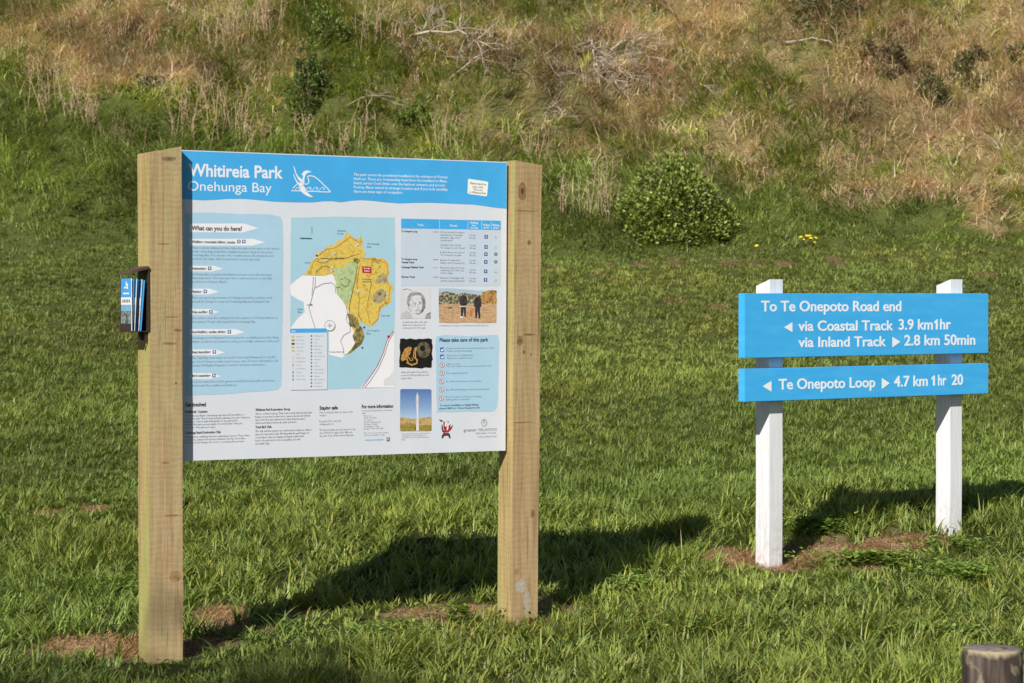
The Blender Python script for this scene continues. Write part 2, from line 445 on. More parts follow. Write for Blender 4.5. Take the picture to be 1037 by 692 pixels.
# bottom text columns
dh = None
dh = D(); dh.text('Get involved', 187.5, 412.0, 208.5, 4.0, I_black, .03, 1, 2)
dh.build('heading', PT); dh = D(); dh.text('Kaitiaki trail - Coastcare', 187.5, 418.4, 210, 2.4, I_black, .025, 1, 1)
dh.build('heading', PT); dh = D(); dh.text('Whitireia Park Restoration Group', 258.5, 416.3, 293.8, 2.4, I_black, .025, 1, 1)
dh.build('heading', PT); dh = D(); dh.text('Onehunga Beach Restoration Club', 187.5, 439.6, 223.5, 2.4, I_black, .025, 1, 1)
dh.build('heading', PT); dh = D(); dh.text('Trust Bird Club', 258.5, 433.8, 275, 2.4, I_black, .025, 1, 1)
dh.build('heading', PT); dh = D(); dh.text('Staying safe', 323.4, 415.0, 342, 3.4, I_black, .03, 1, 2)
dh.build('heading', PT); dh = D(); dh.text('For more information', 366.3, 413.6, 398, 3.4, I_black, .03, 1, 2)
dh.build('heading', PT)
d = D(); d.block(['The Porirua and Kapiti community groups that work hard with us to', 'protect the park. They do track and native planting in the park. Volunteers', 'help plan to connect native bush gardens to the park and the', 'harbour. Plus there are more plants to be looked after. Take part', 'in the care of the places you enjoy.'], 187.5, 419.8, 253, 434.6, I_grey, -.004, 1, 1); d.build('paragraph', PT)
d = D(); d.block(['Take part in walking and tree planting projects. They clean', 'up shores, plant and restore habitats and the shoreline.', 'Contact your Ranger for more on joining this project.'], 187.5, 441.2, 252.5, 450, I_grey, -.004, 1, 1); d.build('paragraph', PT)
d = D(); d.block(['This is a volunteer group. They work closely with the park with', 'Ranger on projects to plant trees, remove weeds and rubbish.', 'Since 2009 they have planted more than forty thousand', 'shrubs and plants between the park and shore.'], 258.5, 417.6, 315.6, 430, I_grey, -.004, 1, 1); d.build('paragraph', PT)
d = D(); d.block(['This club and their partners are environment volunteers. Help to', 'map and count native birds. Working with the park Ranger of', 'our predators, they are helping to bring the native birds', 'back to the park and its shores and gullies. Join with', 'us at public days.'], 258.5, 435.2, 315.6, 451, I_grey, -.004, 1, 1); d.build('paragraph', PT)
d = D(); d.block(['This is a safe park, with care taken for the', 'weather.', '', 'Be prepared for every visit:', 'clothing and food.', '', '  The hills and ridges are very exposed to the', '  wind. Watch the edges of the cliffs near', '  the paths. Keep off the beach at high tide.'], 323.4, 416.4, 360, 443, I_grey2, -.004, 1, 1); d.build('paragraph', PT)
d = D(); d.block(['Contact us about this park and our other regional', 'parks:'], 366.5, 414.8, 397, 419.8, I_grey2, -.004, 1, 1); d.build('paragraph', PT)
d = D(); d.block(['Phone us', '0800 496 734', 'or visit us', 'Parks Department', 'PO Box 11646', 'Wellington 6142', 'Ranger 0800 496 734', '', 'For more news and events', 'visit our website today'], 368.5, 420.2, 393, 442.0, I_grey2, -.004, 1, 1); d.build('paragraph', PT)
d = D()
d.text('www.gw.govt.nz/parks', 369.5, 446.6, 388.5, 2.0, ink(s2l(90,160,205)), .0, 1, 1)
d.poly([(391.4,443.2),(394.6,443),(394.7,446.9),(391.5,447.1)], I_grey2, 1)
d.poly([(392.2,444),(393.6,443.9),(393.7,445.6),(392.3,445.7)], I_pale2, 2)
d.build('web_address', PT)
# ---------------- the map
def c7(x, y): return (290 + x * 120 / 488, 225 + y * 170 / 692)
def C7(L_): return [c7(*p) for p in L_]
d = D()
d.poly(wavy([(294.5,220.3),(340,219.6),(399.5,220.6),(400.2,260),(399.4,330),(398.5,392.4),(332,394.2),(332,337),(294,337.5),(294.2,280)], .25, 5, 9), I_sea, 0)
d.build('map_water', PT)
I_land = ink(s2l(226, 224, 228), .4, .02)
d = D()
d.poly(wavy(C7([(15,262),(40,240),(66,220),(100,222),(150,222),(185,215),(205,230),(208,290),(235,330),(258,370),(262,420),(282,450),(305,500),(300,515),(255,545),(225,560),(175,545),(175,440),(15,440),(45,400),(75,372),(70,330),(45,318),(18,300)]), .3, 6, 4), I_land, 1)
d.poly(C7([(440,448),(446,448),(444,682),(305,682),(345,640),(380,590),(400,535),(418,480)]), I_land, 1)
d.poly(C7([(400,650),(425,635),(440,610),(442,672),(402,675)]), ink(s2l(205,206,208),.4,.02), 2)
d.build('map_land', PT)
M_yel = mottled('map_ochre', [(.3, s2l(160,136,66)), (.40, s2l(200,168,76)), (.5, s2l(216,194,96)), (.58, s2l(206,168,70)), (.66, s2l(176,172,104)), (.78, s2l(150,134,84))], 28, .42, 5, 1.2)
M_grn = mottled('map_green', [(.3, s2l(140,164,112)), (.5, s2l(170,188,138)), (.62, s2l(190,196,140)), (.75, s2l(160,180,130))], 40, .42, 6)
M_olv = mottled('map_olive', [(.35, s2l(84,76,44)), (.5, s2l(122,110,66)), (.62, s2l(180,160,96)), (.75, s2l(90,78,44))], 34, .42, 4, 1.5)
M_shd = mottled('map_relief', [(.35, s2l(120,104,78)), (.55, s2l(176,160,120)), (.75, s2l(140,124,92))], 40, .42)
d = D()
d.poly(wavy(C7([(66,214),(78,212),(92,190),(100,165),(118,150),(120,132),(150,118),(160,105),(175,98),(190,90),(198,100),(212,78),(238,66),(247,40),(262,50),(270,62),(286,72),(300,64),(308,52),(316,80),(314,104),(325,128),(318,146),(340,146),(366,148),(396,150),(414,158),(424,180),(424,214),(410,232),(432,254),(440,270),(430,300),(432,330),(412,344),(388,356),(384,384),(372,412),(350,432),(328,428),(306,404),(300,424),(318,446),(322,470),(308,500),(288,520),(262,540),(235,552),(258,536),(280,505),(284,470),(270,430),(258,400),(256,368),(240,335),(212,300),(204,250),(190,212),(160,222),(130,220),(95,216)]), .5, 9, 3), M_yel, 2)
d.build('map_park_area', PT)
d = D()
d.poly(wavy(C7([(196,196),(205,185),(232,190),(262,160),(296,168),(288,210),(278,262),(262,318),(244,345),(225,318),(208,296),(203,250)]), .4, 12, 3), M_grn, 3)
d.poly(wavy(C7([(250,378),(275,380),(292,400),(300,424),(318,446),(322,470),(308,500),(288,520),(262,540),(235,552),(262,530),(284,500),(272,470),(288,440),(262,430)]), .5, 13, 3), M_olv, 4)
d.poly(C7([(276,152),(292,146),(305,158),(292,172),(277,164)]), M_olv, 4)
d.poly(wavy(C7([(358,300),(372,280),(395,275),(412,290),(408,312),(392,330),(372,336),(355,326)]), .5, 14, 3), M_shd, 4)
d.poly(wavy(C7([(380,222),(396,210),(412,226),(418,252),(398,246),(372,256),(362,248)]), .5, 15, 3), M_shd, 4)
d.poly(C7([(370,292),(388,288),(392,300),(376,304)]), M_olv, 5)
d.build('map_relief_patches', PT)
d = D()
I_road = ink(s2l(120,120,128)); I_track = ink(s2l(150,100,40)); I_dk = ink(s2l(70,70,50))
for pts, w, m in [([(110,226),(108,270),(104,300)], .5, I_road), ([(118,226),(118,262),(100,330),(92,352),(104,395),(118,438)], .5, I_road),
    ([(118,272),(150,254),(185,250),(200,262),(203,292)], .5, I_road), ([(245,345),(250,372),(246,404),(262,430),(262,452),(236,466),(222,490),(234,520),(236,545)], .45, I_road),
    ([(440,448),(415,485),(398,540),(370,600),(335,650),(312,680)], .5, I_red), ([(443,452),(420,492),(404,545),(378,604),(344,656),(322,682)], .5, I_road),
    ([(120,160),(150,170),(190,152),(240,150),(270,140),(300,130)], .45, I_track), ([(292,180),(280,250),(262,330),(256,380)], .5, I_dk),
    ([(300,180),(290,260),(300,320),(296,380),(310,412)], .45, I_track), ([(330,215),(350,250),(340,300),(330,360),(345,420)], .4, I_track),
    ([(320,150),(380,156),(412,170),(418,212),(404,236),(426,268),(420,326),(384,350),(376,400),(350,424)], .5, ink(s2l(205,110,60))),
    ([(95,212),(108,170),(128,140),(165,112),(200,106),(240,78),(262,62),(300,84)], .45, ink(s2l(196,120,70))),
    ([(120,208),(150,180),(182,188),(196,205)], .5, I_dk), ([(222,238),(240,228),(258,240),(256,262),(238,268),(226,256)], .6, I_dk),
    ([(205,270),(220,268),(232,280)], .5, I_dk), ([(140,150),(200,152),(238,148)], .6, I_dk)]:
    d.line(C7(pts), w, m, 6)
d.build('map_roads_and_tracks', PT)
d = D()
d.poly(C7([(311,182),(349,184),(350,210),(312,209)]), I_red, 7)
d.text('You are', *c7(317,194), c7(345,0)[0], 1.9, I_white, .02, 8, 1); d.text('here', *c7(321,205), c7(342,0)[0], 1.9, I_white, .02, 8, 1)
d.build('you_are_here_marker', PT)
d = D()
for x, y, r in [(291,96,8), (186,190,7), (187,202,6), (161,160,6), (124,148,5), (236,232,4), (297,286,9), (415,298,6), (196,132,5)]:
    d.disc(*c7(x, y), r * .17, I_white, 7); d.disc(*c7(x+1, y+1), r * .08, I_navy, 8)
d.disc(*c7(124,138), 1.0, I_navy, 7); d.disc(*c7(320,434), 1.0, I_navy, 7); d.disc(*c7(312,518), .9, I_navy, 7); d.disc(*c7(100,340), .9, I_grey2, 7)
d.disc(*c7(420,472), 1.4, I_red, 7)
d.build('map_symbols', PT)
d = D()
for t, x, y, w in [('Mana Island', 56, 70, 48), ('Kaitawa', 210, 38, 34), ('Point', 210, 50, 24), ('Onehunga', 332, 92, 50), ('Bay', 332, 104, 16), ('Rocks', 76, 170, 22),
                   ('Whitireia park', 196, 152, 44), ('Onehunga', 312, 238, 38), ('Bay walk', 314, 248, 36), ('Onepoto Bay', 388, 388, 36), ('Te Onepoto', 332, 450, 50), ('Bay', 330, 462, 16),
                   ('Titahi', 44, 362, 22), ('Bay', 46, 373, 16), ('Titahi Bay', 82, 344, 26), ('Porirua Harbour', 176, 538, 60)]:
    a = c7(x, y); d.text(t, a[0], a[1], c7(x + w, y)[0], 1.5, I_mid, .0, 8, 1)
d.line(C7([(57,66),(104,67)]), .5, I_black, 8); d.line(C7([(104,18),(104,48)]), .4, I_grey2, 8)
d.build('map_place_names', PT)
# key
d = D()
d.poly([(293.6,333.6),(331.2,333.4),(331.2,394.6),(294,395.2)], ink(s2l(204,209,218), .42, .02), 8)
d.poly([(293.6,333.0),(330.6,332.6),(330.7,336.9),(293.6,337.3)], I_blue, 9)
d.text('Key', 295.2, 336.2, 299, 1.9, I_white, .02, 10, 1)
kx = [(295.4, 300.4), (315.2, 318.6)]
kl = ['Park area', 'Dense bush', 'Pine forest', 'Farm land', 'Open grass', 'Road', 'Park entrance', 'Walking track', 'Stream', 'Loop walkway', 'Toilets', 'Picnic area', 'Private land']
kr = ['Parking area', 'Toilets', 'Gate', 'Bike track', 'Swimming', 'Snorkelling', 'Recreation area', 'Viewpoint', 'Trig', 'Historic', 'Boat launching', 'Kite surfing', 'Fishing', 'Bird watching', 'Memorial of', 'the harbour']
kc = [M_yel, M_shd, I_dk, M_yel, M_grn, I_white, M_yel, M_yel, I_road, I_sea, I_navy, I_navy, I_navy]
for i, t in enumerate(kl):
    y = 341 + i * 3.62
    s_ = .5 if i > 4 else 1.6
    d.poly([(296.6-s_, y-.9), (296.6+s_, y-.9), (296.6+s_, y+1.1), (296.6-s_, y+1.1)], kc[i], 9)
    d.text(t, 300.2, y + .6, 300.2 + len(t) * .72, 1.3, I_grey2, -.004, 9, 1)
for i, t in enumerate(kr):
    y = 340.4 + i * 3.4
    d.disc(315.2, y, .85, I_navy if i % 3 != 1 else I_grey2, 9, n=8)
    d.text(t, 318.2, y + .6, 318.2 + len(t) * .72, 1.3, I_grey2, -.004, 9, 1)
d.build('map_key', PT)
d = D()
cx, cy = c7(178, 427)
d.disc(cx, cy, 5.2, I_white, 11, n=22); d.ring(cx, cy, 5.2, .45, I_grey2, 12, n=22)
for k in range(8):
    a = k * math.pi / 4; rr_ = 3.6 if k % 2 == 0 else 2.2
    d.poly([(cx + rr_ * math.cos(a), cy + rr_ * math.sin(a)), (cx + .7 * math.cos(a + .5), cy + .7 * math.sin(a + .5)), (cx + .7 * math.cos(a - .5), cy + .7 * math.sin(a - .5))], I_red if k % 2 else I_grey2, 12)
d.build('compass_rose', PT)

# ---------------- track table
def c6(x, y): return (402 + x * 110 / 1015, 215 + y * 75 / 692)
d = D()
d.poly([c6(38,150), c6(968,168), c6(966,690), c6(35,690)], I_pale2, 0)
d.poly([c6(38,60), c6(970,80), c6(968,166), c6(38,152)], I_blue, 1)
for x in (398, 662, 790, 880): d.line([c6(x, 68 + x*.02), c6(x, 155 + x*.015)], .35, I_white, 2)
for t, x, y, w in [('Track', 190, 128, 58), ('Route', 497, 134, 66), ('Walking', 682, 108, 76), ('time', 698, 132, 40), ('one way', 682, 154, 76), ('Walking', 800, 128, 68), ('grade', 808, 152, 50), ('Biking', 893, 130, 64), ('grade', 898, 155, 50)]:
    a = c6(x, y); d.text(t, a[0], a[1], c6(x + w, y)[0], 2.1, I_white, .02, 3, 1)
for t, x, y, w in [('Te Onepoto Loop', 40, 186, 150), ('Te Onepoto Loop', 40, 446, 150), ('Coastal Track', 40, 476, 120), ('Onehunga Whitireia Track', 40, 522, 210), ('Stevens Track', 40, 612, 128)]:
    a = c6(x, y); d.text(t, a[0], a[1], c6(x + w, y)[0], 1.8, I_black, .03, 3, 1)
for y, c in ((184, s2l(205,150,130)), (444, s2l(190,110,90)), (518, s2l(205,170,100)), (606, s2l(140,150,160))):
    d.line([c6(335, y), c6(385, y)], .8, ink(c), 3)
for L_, y0, y1 in [(['A loop around the lagoon', 'starting near Onehunga,', 'along the edge of the', 'coastal track'], 172, 275), (['Coastal route via the', 'Te Onepoto end of road'], 292, 345), (['Follow from the top of', 'Te Onepoto to gate'], 362, 412), (['Branches of coastal track', 'linking to the Te Onepoto loop'], 434, 486), (['Between bay and road,', 'climbing up to the top', 'of the ridge'], 506, 580), (['Between Onehunga road', 'and the coast and Stevens'], 600, 654)]:
    a = c6(405, y0); b = c6(630, y1); d.block(L_, a[0], a[1], b[0], b[1], I_grey2, -.002, 3, 1)
for i, y in enumerate((215, 310, 378, 450, 538, 618)):
    a = c6(676, y - 12); b = c6(735, y + 38); d.block(['1.3 km', '45 min'], a[0], a[1], b[0], b[1], I_grey2, -.002, 3, 1)
    cx, cy = c6(832 - i, y + 14); d.poly([(cx-1.6, cy-1.8), (cx+1.6, cy-1.7), (cx+1.6, cy+1.9), (cx-1.6, cy+1.8)], I_navy, 3)
    d.poly([(cx-.5, cy-1.1), (cx+.5, cy-1.1), (cx+.8, cy+1.1), (cx-.6, cy+1.0)], I_pale2, 4)
    cx, cy = c6(922, y + 14)
    if i in (2, 3): d.disc(cx, cy, 1.7, ink(s2l(70,84,80)), 3); d.disc(cx, cy, .8, ink(s2l(170,190,160)), 4)
    else: d.line([(cx-1.2, cy+1.2), (cx+1.2, cy+1.2)], .4, I_grey2, 3); d.line([(cx, cy-1), (cx+.3, cy)], .4, I_grey2, 3)
d.build('track_table', PT)

# ---------------- pictures
def c8(x, y): return (402 + x * 110 / 761, 285 + y * 100 / 692)
def C8(L_): return [c8(*p) for p in L_]
# pencil drawing of a man's head
I_p0 = ink(s2l(206,204,206)); I_p1 = ink(s2l(186,184,190)); I_p2 = mottled('print_pencil_mid', [(.35, s2l(124,120,128)), (.6, s2l(172,168,176))], 70); I_p3 = mottled('print_pencil_dark', [(.35, s2l(92,88,96)), (.6, s2l(140,136,144))], 70); I_p4 = mottled('print_pencil_light', [(.35, s2l(178,174,180)), (.5, s2l(214,210,214)), (.7, s2l(196,192,196))], 60)
d = D()
d.poly(wavy(C8([(24,48),(234,50),(236,262),(22,262)]), .2, 21, 6), I_p0, 0)
d.poly(C8([(24,262),(30,225),(70,205),(100,232),(110,262)]), I_p1, 1); d.poly(C8([(195,262),(205,228),(236,215),(236,262)]), I_p2, 1)
d.poly(C8([(68,150),(72,110),(95,82),(130,72),(165,80),(190,105),(200,145),(196,190),(185,205),(160,150),(110,130),(90,170),(78,178)]), I_p2, 2)
d.poly(C8([(88,150),(100,110),(135,92),(170,104),(182,140),(180,185),(165,218),(145,232),(118,222),(98,190)]), I_p4, 3)
d.poly(C8([(165,110),(190,120),(196,180),(180,215),(160,225),(175,190),(178,150)]), I_p3, 4)
for pts, w in [([(112,156),(125,150),(136,154)], .7), ([(150,152),(160,147),(172,150)], .7), ([(145,160),(148,185),(140,192)], .5), ([(128,205),(145,200),(162,204)], .8), ([(98,100),(130,88),(160,92)], .4),
               ([(40,60),(70,52),(100,66),(118,84)], .5), ([(75,150),(80,185),(95,215)], .6), ([(120,170),(128,178)], .4), ([(130,225),(150,230),(165,222)], .7), ([(100,165),(104,200)], .4)]:
    d.line(C8(pts), w * .7, I_p3, 5)
for x, y in ((126,160),(160,158)): d.disc(*c8(x, y), .7, I_p3, 5, n=8)
d.build('portrait_drawing', PT)
# walkers on the beach
M_sand = mottled('print_sand', [(.3, s2l(140,108,78)), (.5, s2l(188,152,116)), (.65, s2l(206,172,136)), (.8, s2l(150,118,86))], 60, .42, 5, 0, (1,1,4))
M_tree = mottled('print_trees', [(.35, s2l(50,50,36)), (.5, s2l(104,98,66)), (.6, s2l(190,180,160)), (.72, s2l(70,70,50))], 90, .42, 5)
M_gold = mottled('print_golden_tree', [(.35, s2l(104,70,36)), (.55, s2l(190,146,86)), (.75, s2l(120,84,44))], 80, .42, 5)
I_dark = mottled('print_dark_clothes', [(.35, s2l(30,28,34)), (.6, s2l(66,60,66)), (.8, s2l(40,36,42))], 120, .42); I_skin = ink(s2l(190,140,110))
d = D()
d.poly(C8([(292,150),(698,150),(696,290),(600,294),(500,290),(400,294),(294,290)]), M_sand, 0)
d.poly(C8([(292,48),(400,50),(560,64),(698,66),(698,120),(292,110)]), ink(s2l(168,188,204)), 0)
d.poly(wavy(C8([(293,84),(350,72),(420,88),(480,80),(560,96),(600,100),(600,156),(293,158)]), .4, 30, 3), M_tree, 1)
d.poly(wavy(C8([(585,130),(600,80),(640,62),(697,66),(697,154),(600,158)]), .5, 31, 3), M_gold, 2)
d.poly(C8([(330,182),(370,178),(400,186),(370,192)]), M_tree, 1)
for cx_, sh in ((465, 0), (565, 12)):
    q = lambda L_: C8([(cx_ + a, b + sh) for a, b in L_])
    d.poly(q([(-8,84),(8,84),(10,100),(24,112),(26,160),(16,174),(18,246),(6,246),(0,190),(-6,246),(-18,246),(-18,172),(-26,158),(-22,110),(-8,100)]), I_dark, 3)
    d.disc(*c8(cx_, 88 + sh), 1.1, I_skin, 4, n=8)
    d.poly(q([(-22,246),(-4,246),(-4,256),(-22,258)]), I_white, 4) if sh == 0 else None
d.poly(C8([(436,172),(492,172),(492,180),(436,180)]), ink(s2l(200,190,180)), 4)
d.poly(C8([(508,205),(526,200),(528,225),(520,244),(510,240)]), ink(s2l(196,110,50)), 4)
d.build('beach_walk_photograph', PT)
# curled creatures on black
M_blk = mottled('print_black', [(.3, s2l(14,12,10)), (.7, s2l(30,26,20))], 20)
I_or = mottled('print_amber', [(.35, s2l(120,76,34)), (.55, s2l(196,146,76)), (.75, s2l(140,92,44))], 90); I_gd = ink(s2l(200,160,80))
d = D()
d.poly(wavy(C8([(20,402),(244,404),(248,500),(246,606),(130,610),(16,604),(18,500)]), .7, 33, 3), M_blk, 0)
d.disc(*c8(186,480), 7.0, mottled('print_shell', [(.35, s2l(58,50,38)), (.6, s2l(110,98,76))], 60), 1, ry=8.2, n=18); d.disc(*c8(178,470), 2.6, M_blk, 2, ry=3.0)
d.poly(wavy(C8([(30,520),(50,475),(85,456),(104,470),(92,510),(60,555),(34,560),(24,545)]), .4, 34, 3), I_or, 2)
d.line(C8([(130,465),(118,490),(116,530),(140,550),(138,575),(105,586),(80,575),(68,545),(80,530)]), 1.6, I_or, 2)
d.line(C8([(136,462),(128,500),(130,540)]), 1.0, I_gd, 3); d.line(C8([(66,570),(100,588),(140,575),(142,555)]), .8, I_gd, 3)
d.line(C8([(80,530),(95,556),(112,552),(104,534)]), .8, I_gd, 3)
d.build('shell_photograph', PT)
# mast on the ridge
def cA(x, y): return (402 + x * 110 / 1015, 380 + y * 75 / 692)
def CA(L_): return [cA(*p) for p in L_]
m, nt, out = new_mat('print_blue_sky')
sx = nt.nodes.new('ShaderNodeSeparateXYZ'); nt.links.new(objco(nt), sx.inputs[0])
za, zb_ = loc1(*cA(180,130))[1], loc1(*cA(180,420))[1]
fr = math_(nt, 'DIVIDE', math_(nt, 'SUBTRACT', sx.outputs[2], zb_), za - zb_)
principled(nt, out, ramp(nt, fr, [(0, s2l(172,196,216)), (.4, s2l(130,160,200)), (1, s2l(82,112,168))]), .42)
M_sk = m
M_hill = mottled('print_dry_hills', [(.3, s2l(120,92,52)), (.5, s2l(186,152,100)), (.7, s2l(206,180,130))], 70, .42, 5, 0, (1,1,3))
M_fld = mottled('print_field', [(.35, s2l(120,106,48)), (.6, s2l(160,142,72))], 60, .42, 4, 0, (1,1,3))
d = D()
d.poly(CA([(30,138),(45,130),(310,132),(322,142),(322,420),(28,420)]), M_sk, 0)
d.poly(CA([(28,392),(90,400),(140,410),(200,402),(260,396),(322,388),(322,470),(28,470)]), M_hill, 1)
d.poly(CA([(28,455),(120,448),(200,470),(322,466),(322,516),(312,522),(34,524),(28,514)]), M_fld, 2)
d.poly(CA([(188,160),(196,180),(204,215),(200,225),(200,380),(204,520),(176,520),(184,380),(178,225),(176,212),(184,180)]), ink(s2l(214,210,214)), 3)
for y in (212, 240, 256): d.poly(CA([(172,y),(208,y),(208,y+8),(172,y+8)]), I_p1, 4)
d.poly(CA([(165,482),(174,480),(176,512),(166,514)]), I_dark, 4)
d.build('mast_photograph', PT)
# captions
d = D()
for L_, a, b in [(['A well known elder of the tribe', 'drawn here in later years. He', 'is remembered for the songs'], (38,276), (212,336)), (['Skinks and snails of the park are', 'protected. Lift logs with care and', 'replace them'], (28,626), (222,690))]:
    p = c8(*a); q = c8(*b); d.block(L_, p[0], p[1], q[0], q[1], I_grey2, -.004, 1, 1)
p = c8(292, 303); q = c8(640, 318); d.block(['Onehunga Bay Beach is a good place for a walk with family and dogs all through the year'], p[0], p[1], q[0], q[1], I_grey2, -.004, 1, 1)
p = cA(45, 540); q = cA(300, 612); d.block(['The radio mast in the park has been', 'a landmark since the thirties. It', 'was built over one hundred metres', 'high.'], p[0], p[1], q[0], q[1], I_grey2, -.004, 1, 1)
d.build('captions', PT)

# ---------------- take care panel
d = D()
d.poly(wavy([c8(275,385), c8(340,376), c8(500,384), c8(700,376), c8(714,400), c8(714,470), cA(945,100), cA(945,230), cA(935,300), cA(905,338), cA(760,340), cA(500,345), cA(372,346), cA(368,200), c8(275,560), c8(268,430)], .25, 40, 5), I_pale, 0)
d.build('care_background', PT)
d = D()
p = c8(298, 424); d.text('Please take care of this park', p[0], p[1], c8(640, 0)[0], 3.6, I_black, .028, 1, 2)
p = cA(397, 292); d.text('To report vandalism or illegal fishing', p[0], p[1], cA(760, 0)[0], 1.9, I_black, .02, 1, 1)
p = cA(397, 320); d.text('phone 0800 or Crime Stoppers now', p[0], p[1], cA(775, 0)[0], 1.9, I_black, .02, 1, 1)
d.build('care_heading', PT)
d = D(); di = D()
rows = [(c8(348,460), c8(680,498), ['Dogs are welcome but must be kept on a lead', 'Please pick up droppings'], 0), (c8(348,510), c8(535,548), ['There are no rubbish bins', 'Take your rubbish home'], 0),
        (c8(348,572), c8(660,604), ['Light no fires', 'Fire and embers are a serious grassfire risk'], 1), (c8(348,634), c8(495,654), ['No camping allowed'], 1),
        (cA(458,48), cA(790,72), ['No off-road driving on motorbikes'], 1), (cA(458,125), cA(860,150), ['No off-road driving or motorised vehicles'], 1), (cA(458,192), cA(790,242), ['Do not remove, destroy or damage', 'native plants or animals'], 1)]
for a, b, L_, red in rows:
    d.block(L_, a[0], a[1], b[0], b[1], I_mid, 0, 1, 1)
    cx, cy = a[0] - 4.6, (a[1] + b[1]) / 2
    if red:
        di.disc(cx, cy, 2.4, I_white, 1); di.ring(cx, cy, 2.3, .55, I_red, 2)
        di.poly([(cx-.5, cy-1.1), (cx+.6, cy-.8), (cx+.4, cy+1.1), (cx-.7, cy+1)], I_dark, 2); di.line([(cx-1.5, cy-1.5), (cx+1.5, cy+1.5)], .4, I_red, 3)
    else:
        di.poly([(cx-2, cy-2.2), (cx+2, cy-2.2), (cx+2, cy+2.3), (cx-2, cy+2.3)], ink(s2l(40,90,160)), 1)
        di.poly([(cx-1.4, cy+.2), (cx-.2, cy-.2), (cx+1.4, cy-1.4), (cx+1.2, cy+1.4), (cx-1, cy+1.6)], I_white, 2)
d.build('care_text', PT); di.build('care_icons', PT)
# carved figure emblem, red and black
d = D()
I_crim = ink(s2l(168,40,50))
d.poly(CA([(415,590),(420,560),(438,540),(480,538),(496,556),(500,590),(486,590),(478,566),(440,568),(430,590)]), I_dark, 1)
d.poly(CA([(418,455),(426,470),(430,510),(446,530),(438,542),(424,530),(415,500)]), I_dark, 1)
d.poly(CA([(432,440),(446,430),(446,480),(462,470),(466,505),(486,470),(500,455),(494,490),(524,462),(508,505),(484,530),(446,536),(434,500)]), I_crim, 2)
d.poly(CA([(450,440),(462,470),(456,486),(444,470)]), I_white, 3); d.poly(CA([(466,495),(482,485),(476,512),(462,516)]), I_white, 3)
d.poly(CA([(390,414),(425,422),(428,436),(405,434)]), I_grey, 1); d.poly(CA([(476,420),(482,440),(472,446)]), I_dark, 1)
d.poly(CA([(444,545),(470,545),(470,558),(444,558)]), I_crim, 3)
d.build('carved_figure_emblem', PT)
# council emblem
d = D()
cx, cy = cA(815, 445)
d.ring(cx, cy, 2.7, .7, ink(s2l(130,150,110)), 1, ry=3.4); d.line([(cx+.6, cy-2.6), (cx-.6, cy-1.4), (cx-.4, cy+.4), (cx+1, cy-.2)], .7, ink(s2l(100,120,100)), 2)
p = cA(622, 528); d.text('greater', p[0], p[1], cA(742, 0)[0], 3.0, ink(s2l(110,116,124)), .0, 1, 2)
p = cA(756, 524); d.text('WELLINGTON', p[0], p[1], cA(930, 0)[0], 2.6, ink(s2l(110,116,124)), -.004, 1, 2)
p = cA(740, 552); d.text('REGIONAL COUNCIL', p[0], p[1], cA(928, 0)[0], 1.6, I_grey2, -.004, 1, 1)
p = cA(750, 584); d.text('Te Pane Matua Taiao', p[0], p[1], cA(932, 0)[0], 1.6, I_grey2, -.004, 1, 1)
d.build('council_emblem', PT)
# ================================================================== LEAFLET BOX on the left post
M_steel = mottled('dark_steel', [(.3, s2l(44,34,30)), (.6, s2l(62,48,42)), (.8, s2l(80,62,52))], 60, .5)
M_rust = mottled('brown_lid', [(.3, s2l(62,46,38)), (.6, s2l(82,62,52)), (.8, s2l(52,40,34))], 50, .6)
hb = empty('leaflet_box', (L0[0] - .157*ca, L0[1] - .157*sa, 0), A1)
tag(hb, 'small dark metal leaflet box with sloping lid fixed to the left timber post', 'leaflet box')
zh0, zh1 = 1.455, 1.70
bm = bmesh.new(); box_bm(bm, -.004, -.0005, -.006, .150, zh0 - .02, zh1 + .012, .001); from_bm('back_plate', bm, M_steel, hb)
bm = bmesh.new(); box_bm(bm, -.088, -.0042, .000, .150, zh0 - .022, zh0 - .018, .001); box_bm(bm, -.088, -.085, .000, .150, zh0 - .0178, zh0 + .012, .001); from_bm('tray', bm, M_steel, hb)
bm = bmesh.new(); box_bm(bm, -.086, -.0042, .147, .150, zh0 - .0178, zh1 - .03, .001); from_bm('rear_side', bm, M_steel, hb)
# lid: a folded sheet sloping down away from the post
bm = bmesh.new()
pr = [(-.0042, zh1 + .030), (-.085, zh1 + .006), (-.094, zh1 - .004), (-.094, zh1 - .008), (-.083, zh1 - .001), (-.0042, zh1 + .016)]
a_ = [bm.verts.new((x, -.012, z)) for x, z in pr]; b_ = [bm.verts.new((x, .158, z)) for x, z in pr]
bm.faces.new(a_); bm.faces.new(b_[::-1])
for i in range(6): bm.faces.new((a_[i], b_[i], b_[(i+1) % 6], a_[(i+1) % 6]))
bmesh.ops.recalc_face_normals(bm, faces=bm.faces); from_bm('lid', bm, M_rust, hb)
bm = bmesh.new()
box_bm(bm, -.040, -.003, .02, .026, zh0 - .075, zh0 - .069, .001); box_bm(bm, -.040, -.034, .02, .026, zh0 - .0689, zh0 - .0225, .001); box_bm(bm, -.012, -.003, .012, .018, zh0 - .0225, zh0 - .0685, 0)
box_bm(bm, -.030, -.003, .06, .064, zh0 - .06, zh0 - .0225, .001)
from_bm('bracket', bm, M_steel, hb)

